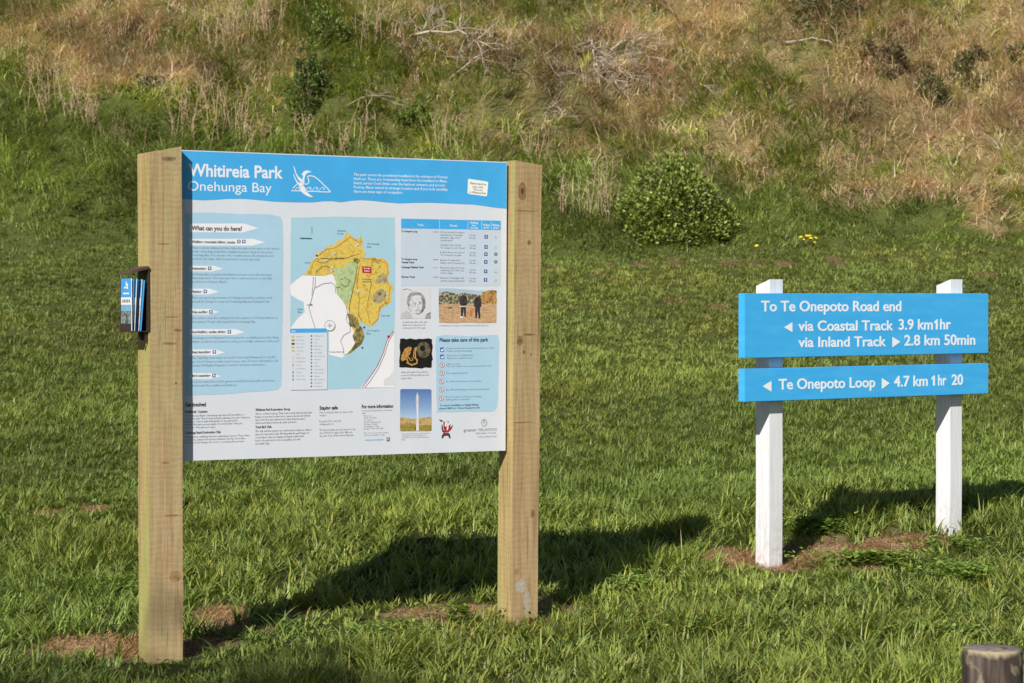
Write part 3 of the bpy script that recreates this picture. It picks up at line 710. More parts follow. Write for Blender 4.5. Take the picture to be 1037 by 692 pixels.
def tilt_box(bm, x0, t, y0, y1, z0, z1, lean):
    co = []
    for z in (z0, z1):
        o = lean * (z - z0)
        co += [(x0 + o, y0, z), (x0 + t + o, y0, z), (x0 + t + o, y1, z), (x0 + o, y1, z)]
    v = [bm.verts.new(c) for c in co]
    return [bm.faces.new([v[i] for i in f]) for f in ((0,3,2,1),(4,5,6,7),(0,1,5,4),(1,2,6,5),(2,3,7,6),(3,0,4,7))]
hx, hy = L0[0] - .157*ca, L0[1] - .157*sa
M_lb = ink((.06,.36,.78), .25, .08); M_lw = ink(s2l(226,230,236), .3, .04); M_lphoto = mottled('leaflet_coast_picture', [(.3, s2l(40,46,52)), (.48, s2l(96,104,104)), (.6, s2l(150,160,160)), (.8, s2l(60,66,64))], 24, .3, 5, .6, (1,1,2))
M_lsea = ink(s2l(120,170,205), .3, .1); M_ldk = ink(s2l(30,44,74), .3, .15)
def leaflet(x0, t, lean, y0, edge, cover=False, label='', zt=0.0):
    o = empty('leaflet', (hx, hy, 0), A1)
    tag(o, label, 'leaflet', 'park leaflets in the box on the post')
    z0, z1 = zh0 - .0176, zh1 - .026 + zt
    bm = bmesh.new(); fs = tilt_box(bm, x0, t, y0, .145, z0, z1, lean)
    from_bm('pages', bm, edge, o)
    # printed cover on the outer face (x = x0)
    def lc(u, v):  # u from front edge 0..1 (depth), v from top
        return u, v
    dd_v, dd_f, dd_m, mats = [], [], [], []
    def quad(u0, v0, u1, v1, mat, k):
        if mat not in mats: mats.append(mat)
        zA = z1 - v0 * (z1 - z0); zB = z1 - v1 * (z1 - z0); ya = y0 + u0 * (.145 - y0); yb = y0 + u1 * (.145 - y0)
        b = len(dd_v); off = -.0004 - .0003 * k
        for (yy, zz) in ((yb, zB), (ya, zB), (ya, zA), (yb, zA)): dd_v.append((x0 + lean * (zz - z0) + off, yy, zz))
        dd_f.append((b, b+1, b+2, b+3)); dd_m.append(mats.index(mat))
    quad(.0, 0, 1, .36, M_lb, 0); quad(0, .36, 1, .50, M_lw, 0); quad(0, .50, 1, .62, M_lsea, 0); quad(0, .62, 1, .86, M_lphoto, 0); quad(0, .86, 1, 1, M_ldk, 0)
    if cover:
        quad(.30, .10, .42, .20, M_lw, 1); quad(.42, .06, .52, .14, M_lw, 1); quad(.38, .16, .70, .19, M_lw, 1); quad(.2, .27, .8, .30, M_lw, 1)
        for k in range(5): quad(.12 + .16*k, .40, .22 + .16*k, .46, ink(s2l(120,96,90), .3), 1)
    me = bpy.data.meshes.new('cover'); me.from_pydata(dd_v, [], dd_f); me.polygons.foreach_set('material_index', dd_m)
    link('cover', me, o, mats)
leaflet(-.083, .004, .00, .000, M_lw, True, 'outermost leaflet in the box, its blue cover with a white bird emblem showing')
leaflet(-.0765, .004, .03, .006, M_lb, False, 'leaflet with a blue edge directly behind the outermost leaflet in the box', -.004)
leaflet(-.068, .003, .05, .003, M_lw, False, 'leaflet with a white edge leaning third from the outside of the box', -.002)
leaflet(-.061, .006, .07, .008, M_ldk, False, 'leaflet with a dark blue edge in the middle of the box stack', -.006)
leaflet(-.049, .003, .075, .003, M_lw, False, 'leaflet with a white edge leaning just right of the dark blue one', -.004)
leaflet(-.042, .008, .08, .007, M_lb, False, 'thick blue edged leaflet nearest the timber post in the box', -.008)

# ================================================================== DIRECTION SIGN
A2 = R(33.0); S0 = (1.426, 12.70); c2, s2 = math.cos(A2), math.sin(A2); SZ0 = .09
sign = empty('direction_sign', (S0[0], S0[1], SZ0), A2)
tag(sign, 'blue and white track direction sign with two boards on white posts', 'direction sign')
def loc2(px, py, yl=-.055):
    dx, dy, dz = ray(px, py)
    a = -dx * s2 + dy * c2; b = S0[0] * s2 - S0[1] * c2
    t = (yl - b) / a
    wx, wy, wz = dx * t, dy * t, CAM_Z + dz * t
    return ((wx - S0[0]) * c2 + (wy - S0[1]) * s2, wz - SZ0)
m, nt, out = new_mat('white_painted_timber')
oc = objco(nt); g = noise(nt, mapping(nt, oc, (60, 60, 2)), 1.5, 5)
c = ramp(nt, g, [(.3, s2l(206,206,210)), (.55, s2l(220,220,224)), (.8, s2l(226,224,226))])
sx = nt.nodes.new('ShaderNodeSeparateXYZ'); nt.links.new(oc, sx.inputs[0])
low = math_(nt, 'MULTIPLY', math_(nt, 'SUBTRACT', .45, sx.outputs[2]), 2.0, True)
dirt = ramp(nt, noise(nt, mapping(nt, oc, (20, 20, 12)), 2, 5, .7), [(.42, (0,0,0)), (.7, (1,1,1))])
c = mixc(nt, math_(nt, 'MULTIPLY', math_(nt, 'MULTIPLY', low, dirt), .65), c, s2l(150,118,86))
principled(nt, out, c, .5, g, .25, .003, spec=.4); M_wp = m
zt = loc2(785, 283, 0)[1]; zt2 = loc2(968, 283, 0)[1]
post('post', 0, .092, 0, .12, -.3, lambda x, y: zt - y * .30, M_wp, sign, 0, .003, 8, .0008, 8)
post('post', 1.362, 1.362 + .092, 0, .12, -.3, lambda x, y: zt2 - y * .30, M_wp, sign, 0, .003, 8, .0008, 9)
m, nt, out = new_mat('sky_blue_painted_board')
oc = objco(nt)
v = noise(nt, mapping(nt, oc, (1.2, 1, 5)), 4, 5, .65)
c = ramp(nt, v, [(.3, (.045,.385,.78)), (.52, (.052,.41,.81)), (.72, (.075,.44,.82))])
sp_ = ramp(nt, noise(nt, mapping(nt, oc, (1, 1, 1.0)), 140, 3, .7), [(.70, (0,0,0)), (.78, (1,1,1))])
c = mixc(nt, math_(nt, 'MULTIPLY', sp_, .25), c, s2l(200,214,220))
principled(nt, out, c, ramp(nt, v, [(.3, (.34,)*3), (.7, (.52,)*3)]), noise(nt, mapping(nt, oc, (2, 2, 30)), 3, 4), .12, .002); M_bb = m
M_let = ink(s2l(232,233,236), .45, .03)

def ONE(x, yb, h):
    return [(x-.9, yb), (x+1.0, yb), (x+1.0, yb-h), (x-.3, yb-h), (x-2.4, yb-h+2.6), (x-2.4, yb-h+4.2), (x-.9, yb-h+3.2)]
def sign_board(corners, texts, marks):
    """a thick painted plank with solid white letters standing 1 mm proud of its face"""
    q = [loc2(*p) for p in corners]   # tl, tr, br, bl
    yf = -.055
    co = [(q[3][0], yf, q[3][1]), (q[2][0], yf, q[2][1]), (q[1][0], yf, q[1][1]), (q[0][0], yf, q[0][1])]
    co += [(x, -.0006, z) for x, _, z in co]
    bm = bmesh.new(); vv = [bm.verts.new(c_) for c_ in co]
    fs = [bm.faces.new([vv[i] for i in f]) for f in ((0,1,2,3),(7,6,5,4),(0,4,5,1),(1,5,6,2),(2,6,7,3),(3,7,4,0))]
    bmesh.ops.bevel(bm, geom=list(bm.edges), offset=.0025, segments=2, affect='EDGES')
    ob = from_bm('board', bm, M_bb, sign)
    def solid(name, P, F_):
        bm = bmesh.new(); v_ = [bm.verts.new((x, yf - .0001, z)) for x, z in P]
        fs = []
        for f in F_:
            try: fs.append(bm.faces.new([v_[i] for i in f]))
            except ValueError: pass
        bm.normal_update()
        for f in fs:
            if f.normal.y > 0: f.normal_flip()
        r = bmesh.ops.extrude_face_region(bm, geom=fs)
        for g in r['geom']:
            if isinstance(g, bmesh.types.BMVert): g.co.y -= .0011
        from_bm(name, bm, M_let, ob)
    for t, x0, yb, x1, cap in texts:
        vs_, fs_, g0, g1 = glyphs(t, .016, 4)
        u0, z0 = loc2(x0, yb); u1 = loc2(x1, yb)[0]; h = loc2(x0, yb - cap)[1] - z0
        solid('lettering', [(u0 + (v[0] - g0) * (u1 - u0) / (g1 - g0), z0 + v[1] * h / CAPH) for v in vs_], fs_)
    for m_ in marks:
        P = [loc2(*p) for p in m_]
        solid('arrow' if len(P) == 3 else 'numeral', P, geometry.tessellate_polygon([[Vector((p[0], p[1], 0)) for p in P]]))
    return ob
sign_board([(754,297.2),(1001,297.2),(1001,357.8),(754,363)],
    [('To Te Onepoto Road end', 770.9, 315.4, 912.7, 10.4), ('via Coastal Track', 808.5, 335.2, 904.6, 10.0), ('3.9 km', 910.2, 334.0, 944.6, 10.3), ('hr', 952, 333.6, 963, 10.3),
     ('via Inland Track', 808.5, 351.7, 897.3, 10.0), ('2.8 km 50min', 915.9, 350.0, 987.6, 10.3)],
    [ONE(948.6, 333.9, 10.2), [(794.2,331.7),(802.4,326.6),(802.4,336.6)], [(903.8,341.3),(911.8,346.4),(903.8,351.8)]])
sign_board([(754,373.8),(1001,368),(1001,398.8),(754,407.4)],
    [('Te Onepoto Loop', 788.6, 394.6, 886.3, 10.4), ('4.7 km', 905.5, 391.7, 939.5, 10.4), ('hr', 950, 390.4, 958.3, 10.4), ('20', 963.9, 389.9, 975.2, 10.2)],
    [ONE(945.8, 390.7, 10.2), [(772.4,391.5),(781.2,386.0),(781.2,396.8)], [(893.1,383.2),(901,388.2),(893.1,393.9)]])

# ================================================================== TIMBER BOLLARD in the near corner
m, nt, out = new_mat('weathered_log')
oc = objco(nt)
g = noise(nt, mapping(nt, oc, (30, 30, 2.0)), 1.4, 6, .7)
c = ramp(nt, g, [(.3, s2l(40,34,32)), (.5, s2l(74,64,58)), (.65, s2l(104,94,86)), (.8, s2l(60,52,47))])
li = ramp(nt, noise(nt, mapping(nt, oc, (9, 9, 7)), 1.6, 4, .6, .4), [(.57, (0,0,0)), (.63, (1,1,1))])
c = mixc(nt, math_(nt, 'MULTIPLY', li, .6), c, s2l(150,138,112))
sx = nt.nodes.new('ShaderNodeSeparateXYZ'); nt.links.new(oc, sx.inputs[0])
rim = math_(nt, 'MULTIPLY', math_(nt, 'SUBTRACT', math_(nt, 'ADD', sx.outputs[2], math_(nt, 'MULTIPLY', noise(nt, mapping(nt, oc, (14,14,3)), 1.2, 3), .09)), .580), 70, True)
c = mixc(nt, math_(nt, 'MULTIPLY', math_(nt, 'MULTIPLY', rim, ramp(nt, noise(nt, oc, 9, 3), [(.46, (0,0,0)), (.56, (1,1,1))])), .75), c, s2l(172,158,126))
tp = math_(nt, 'MULTIPLY', math_(nt, 'SUBTRACT', sx.outputs[2], .5515), 800, True)
c = mixc(nt, tp, c, ramp(nt, noise(nt, oc, 24, 5), [(.35, s2l(88,80,84)), (.6, s2l(128,120,120)), (.8, s2l(104,92,86))]))
principled(nt, out, c, .9, g, .6, .006, spec=.2)
bx, by = (1006 - CX) / F * 7.0, 7.0
zb0 = float(height(bx, by))
bol = bpy.data.objects
bm = bmesh.new(); NR = 40
ztop = 1.55 - (657 - 310) / F * 7.0 - zb0
prof = [(-.3, 1), (.1, 1.0), (.25, .995), (.4, .99), (ztop - .03, .985), (ztop - .010, .975), (ztop - .003, .955), (ztop, .90), (ztop + .001, .5)]
rr = random.Random(4); rings = []
ph = [rr.uniform(-.018, .018) for _ in range(NR)]
for z, s in prof:
    ring = []
    for k in range(NR):
        a = 2 * math.pi * k / NR
        r = .0925 * s * (1 + ph[k] * .7 + .012 * math.sin(3 * a + 1) + rr.uniform(-.004, .004))
        if k in (7, 21, 33): r *= .955
        ring.append(bm.verts.new((r * math.cos(a), r * math.sin(a), z + (rr.uniform(-.002, .002) if z > .4 else 0))))
    rings.append(ring)
for a, b in zip(rings, rings[1:]):
    for k in range(NR): bm.faces.new((a[k], a[(k+1) % NR], b[(k+1) % NR], b[k]))
bm.faces.new(rings[-1])
bo = from_bm('bollard', bm, m, None, True)
# colours above assume the rim near 0.555 m: shift the object data origin so that it holds
dzr = .552 - ztop
for v_ in bo.data.vertices: v_.co.z += dzr
bo.location = (bx, by, zb0 - dzr)
tag(bo, 'short weathered round timber bollard with pale lichen in the near right corner', 'bollard')

# ================================================================== CAMERA, SUN, SKY
cam = bpy.data.cameras.new('camera'); co_ = bpy.data.objects.new('camera', cam); COL.objects.link(co_)
co_.location = (0, 0, CAM_Z); co_.rotation_euler = (R(90) - PITCH, 0, 0)
cam.sensor_width = 36; cam.lens = 36 * F / 1037; cam.clip_start = .1; cam.clip_end = 500
cam.dof.use_dof = True; cam.dof.focus_distance = 11.6; cam.dof.aperture_fstop = 8.0
scene.camera = co_
SUN_AZ = R(24.0); SUN_EL = R(36.5)     # the sun is behind the camera, to its left
sl = bpy.data.lights.new('sun', 'SUN'); sl.energy = 5.0; sl.angle = R(.55); sl.color = (1, .955, .88)
so = bpy.data.objects.new('sun', sl); COL.objects.link(so)
tow = Vector((-math.sin(SUN_AZ) * math.cos(SUN_EL), -math.cos(SUN_AZ) * math.cos(SUN_EL), math.sin(SUN_EL)))
so.rotation_euler = tow.to_track_quat('Z', 'Y').to_euler(); so.location = tow * 30
w = bpy.data.worlds.new('World'); scene.world = w; w.use_nodes = True
wn = w.node_tree; bg = wn.nodes['Background']
sky = wn.nodes.new('ShaderNodeTexSky'); sky.sky_type = 'NISHITA'; sky.sun_disc = False
sky.sun_elevation = SUN_EL; sky.sun_rotation = math.atan2(tow.x, tow.y)
sky.air_density = 1.0; sky.dust_density = .6; sky.ozone_density = 1.2
wn.links.new(sky.outputs[0], bg.inputs[0]); bg.inputs[1].default_value = .052
vs = scene.view_settings; vs.view_transform = 'Standard'; vs.look = 'None'; vs.exposure = 0.33; vs.gamma = 1
cy_ = scene.cycles
cy_.use_denoising = True; cy_.max_bounces = 6; cy_.diffuse_bounces = 3; cy_.transmission_bounces = 4; cy_.glossy_bounces = 2
cy_.use_adaptive_sampling = True
# ================================================================== GROUND SHEET
def axis(parts):
    out = []
    for a, b, n in parts: out += list(np.linspace(a, b, n, endpoint=False))
    out.append(parts[-1][1]); return np.array(out)
gx = axis([(-200, -40, 20), (-40, -12, 40), (-12, 12, 240), (12, 40, 40), (40, 200, 20)])
gy = axis([(-120, -10, 20), (-10, 6, 24), (6, 16, 110), (16, 27, 80), (27, 40, 120), (40, 60, 40), (60, 200, 40)])
X, Y = np.meshgrid(gx, gy); Z = height(X, Y)
nx, ny = len(gx), len(gy)

# worn patches and mown clippings, given by where they lie: photo point, half sizes in metres
PATCH = []
for px, py, rx, ry in [(105,655,.32,.24),(165,658,.20,.26),(218,634,.18,.20),(206,655,.14,.14),(228,620,.12,.13),(462,624,.30,.20),(520,627,.20,.20),(557,615,.12,.16),(250,640,.12,.10),
        (742,566,.17,.30),(795,570,.24,.30),(850,564,.30,.38),(905,556,.24,.32),(940,550,.13,.2),(47,521,.08,.10),(98,517,.13,.12),
        (618,268,.05,.16),(651,268,.11,.16),(683,266,.10,.18),(740,267,.15,.14),(766,268,.10,.14),(797,267,.10,.2),(845,266,.12,.25),(608,279,.08,.10),(622,284,.07,.1),(684,306,.14,.18),(726,311,.11,.12),
        (998,279,.14,.2),(930,272,.1,.14),(560,272,.07,.12),(80,286,.08,.1),(300,622,.10,.05)]:
    x_, y_, z_ = ground_at(px, py); PATCH.append((x_, y_, rx, ry))
def patchiness(x, y):
    s = np.zeros_like(np.asarray(x, float))
    wob = (fbm(np.asarray(x) * 7, np.asarray(y) * 7, 6, 3) - .5) * 1.3
    for (a, b, rx, ry) in PATCH:
        r = np.sqrt(((x - a) / rx) ** 2 + ((y - b) / ry) ** 2)
        s = np.maximum(s, 1 - sstep(r + wob * .8, .65, 1.25))
    return s
# how dry the growth is, over the slope
BLOBS = [(130,75,85,28,.60),(40,30,100,28,.42),(255,30,45,30,.35),(20,72,50,14,-.3),(330,90,45,60,-.45),(100,115,110,22,-.55),(15,100,40,20,-.4),(90,155,40,18,.3),(250,125,50,20,.35),
         (230,75,40,20,.2),(380,140,60,30,-.2),(440,55,60,30,.1),(430,110,60,30,-.1),(560,75,90,45,.35),(520,140,70,20,.35),(475,90,40,25,-.25),(600,160,50,12,.4),
         (800,150,35,22,-.35),(790,120,60,30,.15),(900,60,60,30,.12),(1000,130,60,60,.25),(700,60,40,30,-.15),(345,20,50,40,-.35),(350,155,30,16,-.2),(850,175,30,16,-.15),(960,180,60,30,.3)]
LX = np.array([-300, 0, 100, 200, 330, 430, 560, 640, 740, 830, 900, 950, 1000, 1060, 1400])
L1 = np.array([88, 90, 105, 120, 140, 160, 172, 175, 196, 202, 203, 215, 234, 240, 245])     # slope growth / lush rough grass
L2 = np.array([236, 236, 240, 245, 245, 248, 252, 256, 254, 250, 250, 250, 250, 250, 252])   # rough grass / mown lawn
def dryness(px, py):
    d = .30 + .42 * sstep(px, 520, 720)
    d = d - .30 * np.exp(-((py - np.interp(px, LX, L1) + 8) / 24) ** 2) * (1 - sstep(px, 560, 760) * .7)
    for cx, cy, sx_, sy_, a in BLOBS: d = d + a * np.exp(-((px - cx) / sx_) ** 2 - ((py - cy) / sy_) ** 2)
    return d
def zones(x, y, z):
    px, py = project(x, y, z)
    px = np.where(y < 1, 0, px)
    j = (fbm(x * 1.1, y * 1.1, 5, 3) - .5) * 60
    l1 = np.interp(px, LX, L1) + j; l2 = np.interp(px, LX, L2) + j * np.where(px < 560, .7, .22)
    hill = (py < l1) & (y > 25); rough = (py >= l1) & (py < l2) & (y > 20)
    far = y > 40
    return px, py, hill | far, rough & ~far
px, py, hz, rz_ = zones(X, Y, Z)
pt = patchiness(X, Y)
dr = np.clip(dryness(px, py) + (fbm(X * 1.5, Y * 1.5, 2, 4) - .5) * 1.3, 0, 1)
gcol = np.zeros((ny, nx, 4)); gcol[..., 3] = 1
cl = np.array([.085, .100, .030]); cdry = np.array([.24, .18, .10]); cbare = np.array([.50, .36, .25])
gcol[..., :3] = cl
gcol[..., :3] = np.where(hz[..., None], cl * (1 - dr[..., None]) + cdry * dr[..., None], gcol[..., :3])
cb2 = np.where((Y > 16)[..., None], np.array([.30, .25, .16]), cbare)
gcol[..., :3] = gcol[..., :3] * (1 - (Y < 14.6)[..., None] * ~hz[..., None] * .35)  # near lawn soil coloured darker, painting in the shade between the blades
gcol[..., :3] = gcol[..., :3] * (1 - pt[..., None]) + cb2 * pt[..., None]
me = bpy.data.meshes.new('ground')
verts = np.stack([X, Y, Z], -1).reshape(-1, 3)
ii = (np.arange(ny - 1)[:, None] * nx + np.arange(nx - 1)[None, :]).ravel()
faces = np.stack([ii, ii + 1, ii + nx + 1, ii + nx], -1)
me.vertices.add(len(verts)); me.vertices.foreach_set('co', verts.ravel())
me.loops.add(faces.size); me.loops.foreach_set('vertex_index', faces.ravel().astype(np.int32))
me.polygons.add(len(faces)); me.polygons.foreach_set('loop_start', np.arange(0, faces.size, 4, dtype=np.int32))
me.polygons.foreach_set('use_smooth', np.ones(len(faces), bool)); me.update(calc_edges=True)
at = me.color_attributes.new('soil', 'FLOAT_COLOR', 'POINT'); at.data.foreach_set('color', gcol.reshape(-1))
m, nt, out = new_mat('soil_and_thatch')
ac = nt.nodes.new('ShaderNodeVertexColor'); ac.layer_name = 'soil'
oc = objco(nt)
v = noise(nt, oc, 26, 8, .75); v2 = noise(nt, oc, 3, 5, .6)
c = mixc(nt, 1, ac.outputs[0], ramp(nt, v, [(.3, (.45,.42,.4)), (.5, (.95,.95,.95)), (.7, (1.5,1.45,1.3))]), 'MULTIPLY')
c = mixc(nt, 1, c, ramp(nt, v2, [(.3, (.75,.8,.75)), (.7, (1.2,1.15,1.05))]), 'MULTIPLY')
principled(nt, out, c, .95, v, .8, .03, spec=.1)
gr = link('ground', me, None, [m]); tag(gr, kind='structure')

# ================================================================== BLADES
def leaf_mat(name, trans=.3, rough=.45, gloss=.35):
    m, nt, out = new_mat(name)
    a = nt.nodes.new('ShaderNodeVertexColor'); a.layer_name = 'tone'
    p = nt.nodes.new('ShaderNodeBsdfPrincipled'); nt.links.new(a.outputs[0], p.inputs['Base Color'])
    p.inputs['Roughness'].default_value = rough; p.inputs['Specular IOR Level'].default_value = gloss
    t = nt.nodes.new('ShaderNodeBsdfTranslucent'); nt.links.new(mixc(nt, 1, a.outputs[0], (1.15, 1.2, .6), 'MULTIPLY'), t.inputs[0])
    mx = nt.nodes.new('ShaderNodeMixShader'); mx.inputs[0].default_value = trans
    nt.links.new(p.outputs[0], mx.inputs[1]); nt.links.new(t.outputs[0], mx.inputs[2]); nt.links.new(mx.outputs[0], out.inputs[0])
    return m
M_grass = leaf_mat('grass_blade', .28, .48, .4)
M_straw = leaf_mat('dry_blade', .22, .7, .15)
M_leaf = leaf_mat('shrub_leaf', .18, .42, .35)

def mesh_np(name, V, quads, tris, C, mat, parent=None):
    me = bpy.data.meshes.new(name)
    me.vertices.add(len(V)); me.vertices.foreach_set('co', V.astype(np.float32).ravel())
    nq, ntt = len(quads), len(tris)
    li = np.concatenate([quads.ravel(), tris.ravel()]).astype(np.int32)
    me.loops.add(len(li)); me.loops.foreach_set('vertex_index', li)
    ls = np.concatenate([np.arange(nq) * 4, nq * 4 + np.arange(ntt) * 3]).astype(np.int32)
    me.polygons.add(nq + ntt); me.polygons.foreach_set('loop_start', ls)
    me.update(calc_edges=True)
    at = me.color_attributes.new('tone', 'FLOAT_COLOR', 'POINT')
    c4 = np.ones((len(V), 4), np.float32); c4[:, :3] = C; at.data.foreach_set('color', c4.ravel())
    return link(name, me, parent, [mat])

def blades(name, P, L, W, az, lean, curl, cb, ct, mat, K=2, parent=None, build=True):
    n = len(P); V = np.zeros((n, 2 * K + 1, 3)); C = np.zeros((n, 2 * K + 1, 3))
    side = np.stack([-np.sin(az + rng.normal(0, .5, n)), np.cos(az), np.zeros(n)], -1)
    side /= np.linalg.norm(side, axis=1, keepdims=True) + 1e-9
    cur = P.copy()
    for i in range(K + 1):
        w = W * (1 - (i / K) ** 1.6 * .9) * .5
        if i < K:
            V[:, 2*i] = cur - side * w[:, None]; V[:, 2*i+1] = cur + side * w[:, None]
            t = i / K; C[:, 2*i] = C[:, 2*i+1] = cb * (1 - t) + ct * t
            th = lean + curl * ((i + .5) / K)
            cur = cur + np.stack([np.sin(th) * np.cos(az), np.sin(th) * np.sin(az), np.cos(th)], -1) * (L / K)[:, None]
        else:
            V[:, 2*K] = cur; C[:, 2*K] = ct
    m_ = 2 * K + 1
    b = np.arange(n) * m_
    quads = np.concatenate([np.stack([b+2*i, b+2*i+1, b+2*i+3, b+2*i+2], -1) for i in range(K - 1)]) if K > 1 else np.zeros((0, 4), int)
    tris = np.stack([b+2*K-2, b+2*K-1, b+2*K], -1)
    V = V.reshape(-1, 3); C = np.clip(C.reshape(-1, 3), .003, .9)
    if not build: return V, quads, tris, C
    return mesh_np(name, V, quads, tris, C, mat, parent)

def scatter_view(y0, y1, dens, margin=1.22, pymax=770, pymin=-90):
    """random points on the ground that the picture, and a step either side of it, could see"""
    hw = lambda y: CX / F * y * margin + .5
    area = (hw(y0) + hw(y1)) * (y1 - y0)
    n = int(area * dens)
    y = rng.uniform(y0, y1, int(n * 1.25)); x = rng.uniform(-1, 1, len(y)) * hw(y1)
    k = np.abs(x) < hw(y); x, y = x[k][:n], y[k][:n]
    return x, y
PAL = np.array([[.170,.222,.036],[.215,.262,.043],[.270,.310,.056],[.135,.186,.036],[.325,.350,.080],[.185,.252,.058],[.37,.36,.12]])
PW_ = np.array([.24,.24,.16,.16,.09,.08,.03])
STR = np.array([[.42,.33,.17],[.34,.25,.13],[.48,.40,.24],[.30,.20,.11],[.38,.33,.16]])
def tuft_points(cx, cy, k, rad):
    n = len(cx)
    a = rng.uniform(0, 2*np.pi, (n, k)); r = np.sqrt(rng.random((n, k))) * rad[:, None]
    return (cx[:, None] + r * np.cos(a)).ravel(), (cy[:, None] + r * np.sin(a)).ravel(), a.ravel(), (r / rad[:, None]).ravel()

def lawn(name, y0, y1, dens, k, L0_, Wd, K, lushlen=1.0):
    cx, cy = scatter_view(y0, y1, dens, 1.45 if y0 > 14 else 1.25)
    pt_ = patchiness(cx, cy)
    keep = rng.random(len(cx)) > pt_ * .93
    _, pyc, hz, rz = zones(cx, cy, height(cx, cy))
    keep &= ~hz & ~rz
    d = fbm(cx * 1.6, cy * 1.6, 7, 3)
    keep &= rng.random(len(cx)) < (.55 + d * .9)
    keep_i = np.where(keep)[0]
    cx, cy, pt_ = cx[keep], cy[keep], pt_[keep]
    rad = rng.uniform(.015, .05, len(cx)) * (1 + (y0 > 14) * .6)
    x, y, a, r = tuft_points(cx, cy, k, rad)
    n = len(x)
    tall = np.repeat(sstep(fbm(cx * 2.2, cy * 2.2, 1, 3), .42, .72) * .9 + rng.random(len(cx)) ** 3 * .5, k)
    L = L0_ * (.6 + .7 * rng.random(n) + tall * lushlen)
    L *= np.repeat(1 - .5 * pt_, k)
    # short worn turf right at the posts; rank clumps here and there
    near_ = np.zeros(len(cx))
    for a_, b_, r_ in ((-1.55, 10.2, .42), (.05, 11.0, .38), (1.46, 12.5, .30), (2.62, 13.25, .26), (-.5, 11.3, .5), (-.95, 11.15, .45), (-1.2, 10.8, .4), (2.0, 12.8, .35)): near_ = np.maximum(near_, 1 - sstep(np.hypot(cx - a_, (cy - b_) * .8), r_ * .4, r_))
    L *= np.repeat(1 - .55 * near_, k)
    pxc = project(cx, cy, height(cx, cy))[0]
    rank = np.zeros(len(cx))
    for a_, b_, sa_, sb_, v_ in ((60, 585, 80, 45, .75), (660, 520, 110, 30, .7), (290, 545, 60, 25, .4), (840, 520, 70, 25, .5), (1000, 540, 50, 30, .5), (620, 640, 200, 30, .35), (520, 500, 200, 30, .3)):
        rank = rank + v_ * np.exp(-((pxc - a_) / sa_) ** 2 - ((pyc[keep_i] - b_) / sb_) ** 2)
    L *= np.repeat(1 + rank, k)
    if y0 < 14: L *= 1 - .28 * sstep(y, 12.8, 14.6)
    tl = rng.random(len(cx)); ta = rng.uniform(0, 2*np.pi, len(cx))
    az = a + rng.normal(0, .9, n); az = np.where(np.repeat(tl, k) > .45, np.repeat(ta, k) + rng.normal(0, .5, n), az)
    lean = .12 + .5 * r * rng.random(n) + rng.random(n) * .3; curl = .35 + 1.1 * rng.random(n) ** 1.2
    pal = PAL[rng.choice(len(PAL), n, p=PW_)] * np.array([.88, .98, 1.1])
    tone = np.repeat(.56 + .82 * fbm(cx * .9, cy * .9, 3, 3), k) * np.repeat(.86 + .28 * rng.random(len(cx)), k) * (.85 + .3 * rng.random(n))
    if y0 > 14:
        mean_ = (PAL * PW_[:, None]).sum(0) * np.array([.86, .97, 1.05]); pal = pal * .5 + mean_ * .5
        tone = np.repeat(.30 + 1.14 * fbm(cx * .55, cy * .55, 3, 3) + .18 * fbm(cx * 2.2, cy * 2.2, 6, 2), k) * (.88 + .24 * rng.random(n))
    yel = np.repeat(np.clip(fbm(cx * .45 + 9, cy * .45, 6, 3) * 1.6 - .55, 0, 1), k)[:, None]
    cb = pal * tone[:, None] * np.stack([1 + .35 * yel[:, 0], 1 + .08 * yel[:, 0], 1 - .0 * yel[:, 0]], -1)
    ct = cb * np.array([1.12, 1.08, 1.05])
    cy_r = np.repeat(cy, k); olive = sstep(cy_r, 14, 22)[:, None] * .9
    cb = cb * (1 - olive * np.array([.04, .10, .0])); ct = cb * np.array([1.12, 1.08, 1.05])
    dead = rng.random(n) < sstep(cy_r, 14, 24) * .07 * (.3 + 1.6 * np.repeat(fbm(cx * .9, cy * 1.3, 4, 3), k)) + (.035 + np.repeat(pt_, k) * .6)
    s = STR[rng.integers(0, 5, n)] * .62
    cb[dead] = s[dead]; ct[dead] = s[dead]; lean[dead] += .5
    z = height(x, y) - .004
    return blades(name, np.stack([x, y, z], -1), L, Wd * (.7 + .6 * rng.random(n)), az, lean, curl, cb, ct, M_grass, K)
o = lawn('near_grass', 8.6, 14.6, 250, 10, .070, .0092, 3, 1.4); tag(o, 'lush bright green lawn grass around the sign posts', 'grass', kind='stuff')
o = lawn('lawn_grass', 14.6, 21, 290, 10, .050, .0085, 2, .8); tag(o, 'green lawn grass rising behind the signs', 'grass', kind='stuff')
o = lawn('far_lawn_grass', 21, 33, 180, 9, .046, .0105, 2, .7); tag(o, 'short green lawn grass at the foot of the slope', 'grass', kind='stuff')
o = lawn('close_grass', 4.5, 8.6, 150, 8, .06, .008, 2, 1.0); tag(o, 'green lawn grass in front of the bollard', 'grass', kind='stuff')

